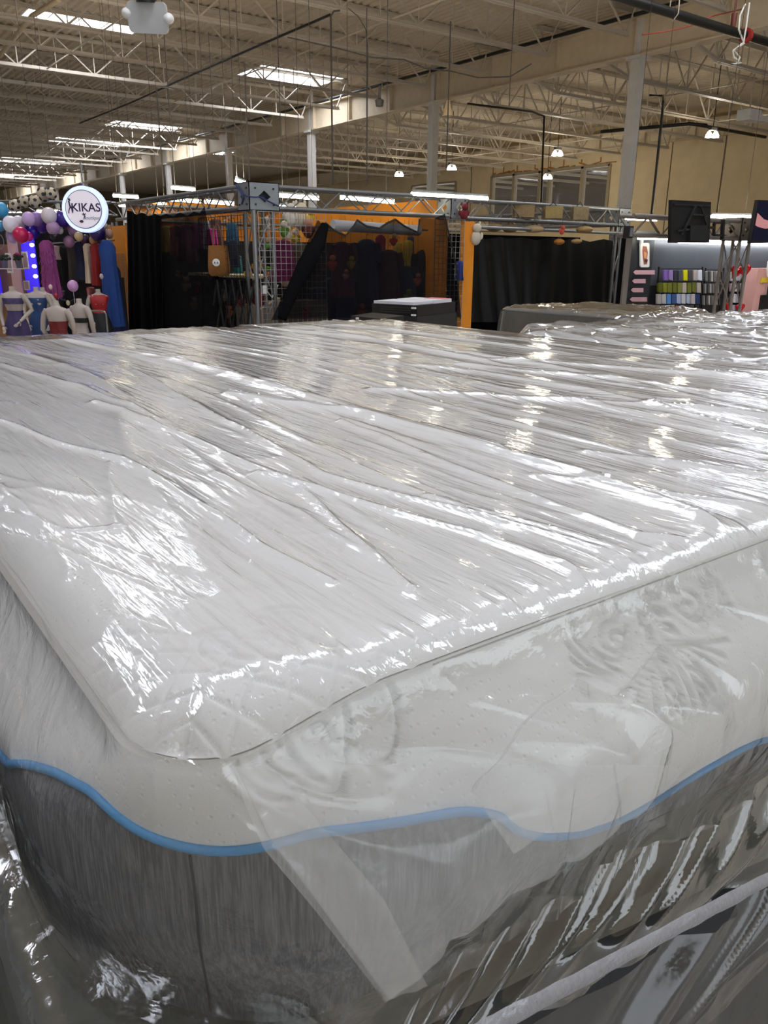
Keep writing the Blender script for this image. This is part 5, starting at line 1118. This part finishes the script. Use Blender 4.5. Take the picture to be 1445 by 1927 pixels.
# soccer ball balloons
ICO = [Vector(v).normalized() for v in [(0, 1, 1.618), (0, -1, 1.618), (0, 1, -1.618), (0, -1, -1.618), (1, 1.618, 0), (-1, 1.618, 0), (1, -1.618, 0), (-1, -1.618, 0), (1.618, 0, 1), (-1.618, 0, 1), (1.618, 0, -1), (-1.618, 0, -1)]]
for (u, v, r_, lb) in [(28, 386, 10, 'soccer ball balloon, leftmost of the row'), (46, 380, 10, 'soccer ball balloon, second from the left'), (66, 379, 11, 'soccer ball balloon in the middle of the row'), (82, 366, 12, 'soccer ball balloon at the top of the row'), (96, 364, 10, 'soccer ball balloon, rightmost of the row')]:
    f = 12.6+.1*(u % 3); p = onf(u, v, f); s = r_*f/F; e = empty('soccer_balloon', p, lb, 'balloon')
    MB().ell(p, (s, s, s), 20, 14).build('ball', mat('ball_cream', 'C8BCA4', .5), e)
    k = MB(); M = Matrix.Rotation(u, 3, (.3, .5, .8))
    for d in ICO:
        d = M @ d; t = d.cross(Vector((.3, .2, .9))).normalized(); b = d.cross(t)
        k.prism([Vector(tuple(p))+(d*.96+(t*math.cos(a)+b*math.sin(a))*.30)*s for a in [2*math.pi*i/5 for i in range(5)]], d*s*.07)
    k.build('black_patches', BLACK, e, smooth=False)
# back wall, wood panel, led panel
WOOD = mat('wood_panel', '9A7048', .6, bump=(8, .3, .01))
a, b = onf(-60, 600, 13.6), onf(95, 600, 13.2)
def vwall(u0, u1, f0, f1, z0, z1, name, m, label, t=.04, cat='panel'):
    a, b = onf(u0, 560, f0), onf(u1, 560, f1); a[2] = b[2] = z0
    return tag(MB().prism([a, b, b+[0, 0, z1-z0], a+[0, 0, z1-z0]], -nF*t).build(name, m, smooth=False), label, cat)
vwall(-80, 60, 13.4, 13.2, 0, 2.0, 'wood_wall', WOOD, 'light wooden wall behind the left mannequins'); vwall(50, 206, 14.0, 14.2, 0, 1.98, 'dark_backdrop', mat('backdrop', '101014', .9), 'dark backdrop behind the hanging dresses')
vwall(27, 44, 13.0, 13.0, 0, 1.85, 'wall_post', mat('lilac_board', 'C8A0A0', .6), 'pinkish upright board on the wooden wall')
LEDP = mat('violet_curtain', '4A3AB0', .5, emit=.9, ecol='2A14D8')
vwall(52, 76, 13.1, 13.1, 1.0, 1.9, 'led_curtain', LEDP, 'violet glowing curtain behind the heart lights'); vwall(-20, 4, 13.1, 13.1, .8, 1.75, 'led_curtain', LEDP, 'violet glow panel at the left edge')
for i, (u, v) in enumerate([(60, 461), (62, 481), (64.5, 501), (67, 520)]):
    p = onf(u, v, 12.9); tag(MB().ell(p, (.035, .02, .028), 10, 6).build('heart_light', mat('heart_glow', 'F4F0FF', .4, emit=12)), ['topmost', 'second', 'third', 'lowest'][i]+' small white light on the violet curtain', 'light')
vwall(-30, 25, 12.2, 12.2, 1.72, 2.02, 'shop_sign', mat('sign_dark', '171320', .5), 'dark rectangular sign with a pale ring at the left edge', cat='sign')
q = onf(0, 455, 12.1); e = [o for o in COL.objects if o.name == 'shop_sign'][0]; MB().tube([q+RT*math.cos(t)*.055+zz*math.sin(t)*.1 for t in np.linspace(0, 2*math.pi, 24)], .006, 6).build('ring_mark', mat('ring_grey', '8A8690', .5), e)
for (u, v, lb, col) in [(8, 489, 'potted plant on the left wall shelf', '3A4A3A'), (34, 489, 'potted pink flowers on the wall shelf', 'C02878')]:
    p = onf(u, v, 12.6); e = empty('potted_plant', p, lb, 'plant'); k = MB(); rs = random.Random(u)
    for _ in range(26):
        d = Vector((rs.uniform(-1, 1), rs.uniform(-1, 1), rs.uniform(.0, 1))).normalized(); k.ell(Vector(tuple(p))+d*.07*rs.uniform(.5, 1.2), (.026, .014, .02), 6, 4)
    k.build('leaves', mat('leaf_dark', '2E3E30', .7), e)
    if 'pink' in lb: MB().ell(p+[0, 0, .08], (.04, .04, .03), 8, 6).build('flowers', mat('flower_pink', col, .6), e)
    MB().loft([(p[0], p[1], p[2]-.12, .035, .035), (p[0], p[1], p[2]-.01, .05, .05)], 14).build('pot', mat('pot_grey', '6A6880', .5), e); MB().box(p-[0, 0, .13], (.22, .12, .015), rz=-.64).build('bracket_shelf', WHITEP, e, smooth=False)
for (u, v, w, h, lb) in [(18, 495, 10, 34, 'white frame left on the wooden wall'), (48, 490, 10, 30, 'white frame right on the wooden wall'), (51, 537, 10, 16, 'small lit white frame on the wooden wall')]:
    f = 12.8; p = onf(u, v, f); e = empty('picture_frame', p, lb, 'frame'); w *= f/F; h *= f/F
    MB().prism([p-RT*w/2-zz*h/2, p+RT*w/2-zz*h/2, p+RT*w/2+zz*h/2, p-RT*w/2+zz*h/2], nF*.02).build('frame', WHITEP, e, smooth=False); w *= .7; h *= .8
    MB().prism([p+nF*.021-RT*w/2-zz*h/2, p+nF*.021+RT*w/2-zz*h/2, p+nF*.021+RT*w/2+zz*h/2, p+nF*.021-RT*w/2+zz*h/2], nF*.004).build('picture', mat('dim_picture', 'B89A98', .5), e, smooth=False)
# hanging dresses
for (u, v, w, h, f, col, lb, tp_) in [(86, 452, 26, 98, 12.0, '8E3C78', 'long shaggy magenta feather gown left of the dark rack', 1.2), (99, 462, 24, 24, 12.3, 'D8B8B8', 'pale strappy top beside the magenta gown', .9), (120, 462, 34, 70, 12.6, '0C0C10', 'plain black gown in the middle of the rack', 1.1), (135, 458, 20, 66, 12.4, '4A443C', 'sequinned grey dress between the black and navy ones', 1.0),
        (151, 455, 26, 65, 12.2, '141838', 'short navy dress on the rack', 1.0), (164, 458, 16, 68, 12.1, 'C8B49A', 'cream dress between navy and red', .9), (181, 458, 24, 72, 12.0, '8A1010', 'red satin dress on the rack', 1.1), (200, 452, 30, 150, 11.8, '123A7C', 'long royal blue gown next to the orange panel', 1.15), (216, 500, 18, 120, 12.2, '0A1440', 'dark blue gown behind the royal blue one', 1.1),
        (105, 560, 40, 70, 12.9, '08080A', 'black dress low on the rack, left', 1.1), (160, 560, 60, 80, 12.9, '08080A', 'wide black gown low on the rack, right', 1.1), (110, 530, 12, 24, 12.6, '8A6A98', 'small lavender top in the dark rack', .9), (170, 540, 14, 26, 12.3, 'B86A68', 'coral ruffle top above the black gown', .9)]:
    g_ = garment(onf(u, v, f), w*f/F*1.05, h*f/F, col, lb, kind='dress', cat='dress', sleeve=False, taper=tp_, depth=.08)
    if 'feather' in lb:
        k = MB(); rs = random.Random(3); c0 = onf(u, v, f); ww_ = w*f/F; hh_ = h*f/F
        for _ in range(260):
            t = rs.uniform(.1, 1); a = rs.uniform(0, 2*math.pi); o_p = c0+RT*math.cos(a)*ww_*(.42+.15*t)+nF*math.sin(a)*.09-zz*t*hh_
            k.tube([o_p, o_p+RT*rs.uniform(-.03, .03)+nF*rs.uniform(-.01, .03)-zz*rs.uniform(.04, .09)], [.008, .001], 4)
        k.build('feathers', mat('feather', '9A4888', .8), g_)
tag(MB().tube([onf(98, 458, 12.6), onf(215, 452, 12.3)], .012, 8).build('clothes_rail', ALU), 'clothes rail above the hanging dresses', 'rail')
tag(MB().tube([onf(97, 548, 12.2), onf(122, 548, 12.2)], .01, 6).build('clothes_rail', ALU), 'short lower rail beside the magenta gown', 'rail')
e = empty('garment_rack', onf(200, 620, 11.0), 'curved chrome garment rack in front of the black gown', 'rack')
MB().tube([onf(u, v, 11.0) for u, v in [(166, 585), (190, 585), (197, 587), (200, 592), (204, 636)]]+[onf(206, 700, 11.0)], .013, 8).build('rack_frame', mat('chrome', 'A8A8AC', .25, .8), e)
tag(MB().ell(onf(175, 609, 10.9), (.03, .012, .03), 12, 8).build('size_tag', WHITEP), 'round white size tag on the chrome rack', 'tag')
# mannequins
SK = mat('mannequin_white', 'B0A49C', .5)
def mannequin(u, v_neck, v_bot, f, label, turn=0, outfit=None, pose=((-1, 0), (1, 0)), wide=1.0, legs=False, lowcol=None):
    """u, v_neck: top of the neck, v_bot: lower end, in a plane f in front of the camera"""
    SC_ = .78; top = onf(u, v_neck, f); H = .74; e = empty('mannequin', top-[0, 0, H], label, 'mannequin'); rz = -YAW+turn
    B = [(0, 0, 0, .040, .040), (0, 0, -.012, .043, .043), (0, 0, -.05, .042, .044), (0, .005, -.075, .06, .05), (0, .005, -.095, .12, .062), (0, 0, -.115, .165, .07), (0, 0, -.15, .17, .085), (0, -.01, -.2, .15, .1), (0, -.015, -.26, .14, .105), (0, 0, -.33, .12, .085), (0, 0, -.40, .105, .078), (0, 0, -.47, .125, .09), (0, .01, -.55, .155, .11), (0, .01, -.64, .165, .11), (0, 0, -.72, .15, .1), (0, 0, -.80, .13, .09)]
    B = [(a*SC_, b*SC_, c*SC_, d*wide*SC_, g*wide*SC_) for a, b, c, d, g in B]
    k = MB().loft(B, 24, rz, top); M = Matrix.Rotation(rz, 3, 'Z')*SC_; T0 = Vector(tuple(top))
    for (side, mode) in pose:
        sh = Vector((side*.165*wide, 0, -.135))
        if mode == 0: el, wr = sh+Vector((side*.06, .0, -.25)), sh+Vector((side*.0, -.10, -.46))
        elif mode == 1: el, wr = sh+Vector((side*.09, .02, -.22)), sh+Vector((side*-.04, -.14, -.38))
        elif mode == 2: el, wr = sh+Vector((side*.12, .06, -.24)), sh+Vector((side*.03, -.1, -.42))
        else: el, wr = sh+Vector((side*.03, .0, -.27)), sh+Vector((side*.03, -.02, -.5))
        pts = [sh+Vector((-side*.03, 0, .005)), sh+Vector((side*.012, 0, -.05)), (sh+el)/2+Vector((side*.01, 0, 0)), el, (el+wr)/2, wr]
        k.tube([T0+M @ p for p in pts], [q*SC_ for q in (.05, .046, .036, .033, .029, .02)], 12)
        d = (wr-el).normalized(); palm = wr+d*.045; k.ell(T0+M @ palm, (.026, .016, .042), 10, 8, M=M @ d.to_track_quat('Z', 'Y').to_matrix())
        lat = d.cross(Vector((0, 1, 0))).normalized() if abs(d.y) < .95 else Vector((1, 0, 0))
        for q in range(4):
            b0 = palm+d*.03+lat*(q-1.5)*.013; L_ = (.045, .055, .052, .04)[q]; k.tube([T0+M @ b0, T0+M @ (b0+d*L_*.55), T0+M @ (b0+d*L_*.95+Vector((0, -.012, 0)))], [.005, .0046, .003], 6)
        b0 = wr+d*.02+lat*.02; k.tube([T0+M @ b0, T0+M @ (b0+lat*.02+d*.02), T0+M @ (b0+lat*.022+d*.045)], [.006, .0055, .004], 6)
    if legs:
        for sd in (-1, 1): k.tube([T0+M @ Vector((sd*.075, 0, -.74)), T0+M @ Vector((sd*.07, 0, -1.0)), T0+M @ Vector((sd*.065, 0, -1.15))], [q*SC_ for q in (.085, .07, .055)], 14)
    k.build('body', SK, e)
    for (nm, z0, z1, col, grow) in (outfit or []):
        secs = []
        for z in np.linspace(z0*SC_, z1*SC_, 10):
            zs = [b_[2] for b_ in B][::-1]; rx = float(np.interp(z, zs, [b_[3] for b_ in B][::-1])); ry = float(np.interp(z, zs, [b_[4] for b_ in B][::-1])); cy = float(np.interp(z, zs, [b_[1] for b_ in B][::-1]))
            fl = 1+grow*max(0, (z/SC_-z0)/(z1-z0)-.3); secs.append((0, cy, z, rx*fl+.007, ry*fl+.007))
        g = MB().loft(secs, 32, rz, top, caps=False)
        for i in range(len(g.v)):
            x, y, z = g.v[i]; a = (i % 32)*2*math.pi/32; w_ = .005*math.sin(a*7+z*20); g.v[i] = (x+w_*math.cos(a), y+w_*math.sin(a), z)
        g.build(nm, mat('outfit_'+col, col, .6, bump=(30, .4, .006)), e)
    MB().tube([T0+Vector((0, 0, -.86 if legs else -.6)), Vector((top[0], top[1], .03))], .016, 8).build('stand_pole', ALU, e); MB().loft([(top[0], top[1], 0, .15, .15), (top[0], top[1], .02, .15, .15), (top[0], top[1], .04, .02, .02)], 24).build('stand_base', ALU, e)
    return e
mannequin(22, 539, 640, 9.8, 'headless mannequin in purple bandeau top and purple mini skirt, far left', 0, [('bandeau_top', -.17, -.26, '3A2E58', 0), ('mini_skirt', -.36, -.74, '3C3260', .25)], ((-1, 0), (1, 1)), legs=True)
mannequin(67, 540, 640, 10.5, 'headless mannequin in a strapless blue dress, second from the left', .2, [('blue_dress', -.17, -.80, '14386A', .15)], ((-1, 0), (1, 0)))
mannequin(79, 541, 640, 10.9, 'bare headless mannequin half hidden, with a white sling top', -.3, [('white_top', -.14, -.5, 'B0A894', .3)], ((-1, 2), (1, 2)))
mannequin(104, 566, 640, 8.6, 'headless mannequin seen from behind in a strapless red dress', math.pi, [('red_dress', -.27, -.80, '6A0E10', .5)], ((-1, 0), (1, 0)), wide=.95)
mannequin(148, 562, 640, 9.2, 'headless mannequin seen from behind with a black band, right of the red dress', math.pi-.4, [('black_band', -.27, -.34, '0C0C0E', 0), ('black_skirt', -.5, -.8, '0A0A0C', .6)], ((-1, 0), (1, 0)), wide=.9)
mannequin(184, 544, 640, 11.4, 'mannequin in a one-shouldered red dress by the chrome rack', .3, [('red_dress', -.10, -.42, 'A01012', 0), ('black_skirt', -.42, -.8, '0A0A0C', .6)], ((-1, 0),), wide=.95)
vwall(150, 235, 12.6, 12.6, 0, 1.25, 'dark_counter', mat('counter_dark', '0C0C10', .7), 'dark counter behind the chrome rack', cat='counter')
for (u, v, col, lb) in [(95, 540, 'D8C0B8', 'small hanging charm beside the magenta gown'), (191, 520, 'B8B0B8', 'small white rosette by the royal blue gown'), (106, 557, 'A81420', 'small red rosette above the red dressed mannequin'), (128, 570, 'C8B890', 'pale hanging trinket above the bare shoulder'), (127, 596, 'B8A818', 'small yellow tag beside the red dressed mannequin')]:
    p = onf(u, v, 10.6); tag(MB().ell(p, (.025, .02, .035), 10, 8).build('trinket', mat('trinket_'+col, col, .5)), lb, 'trinket')
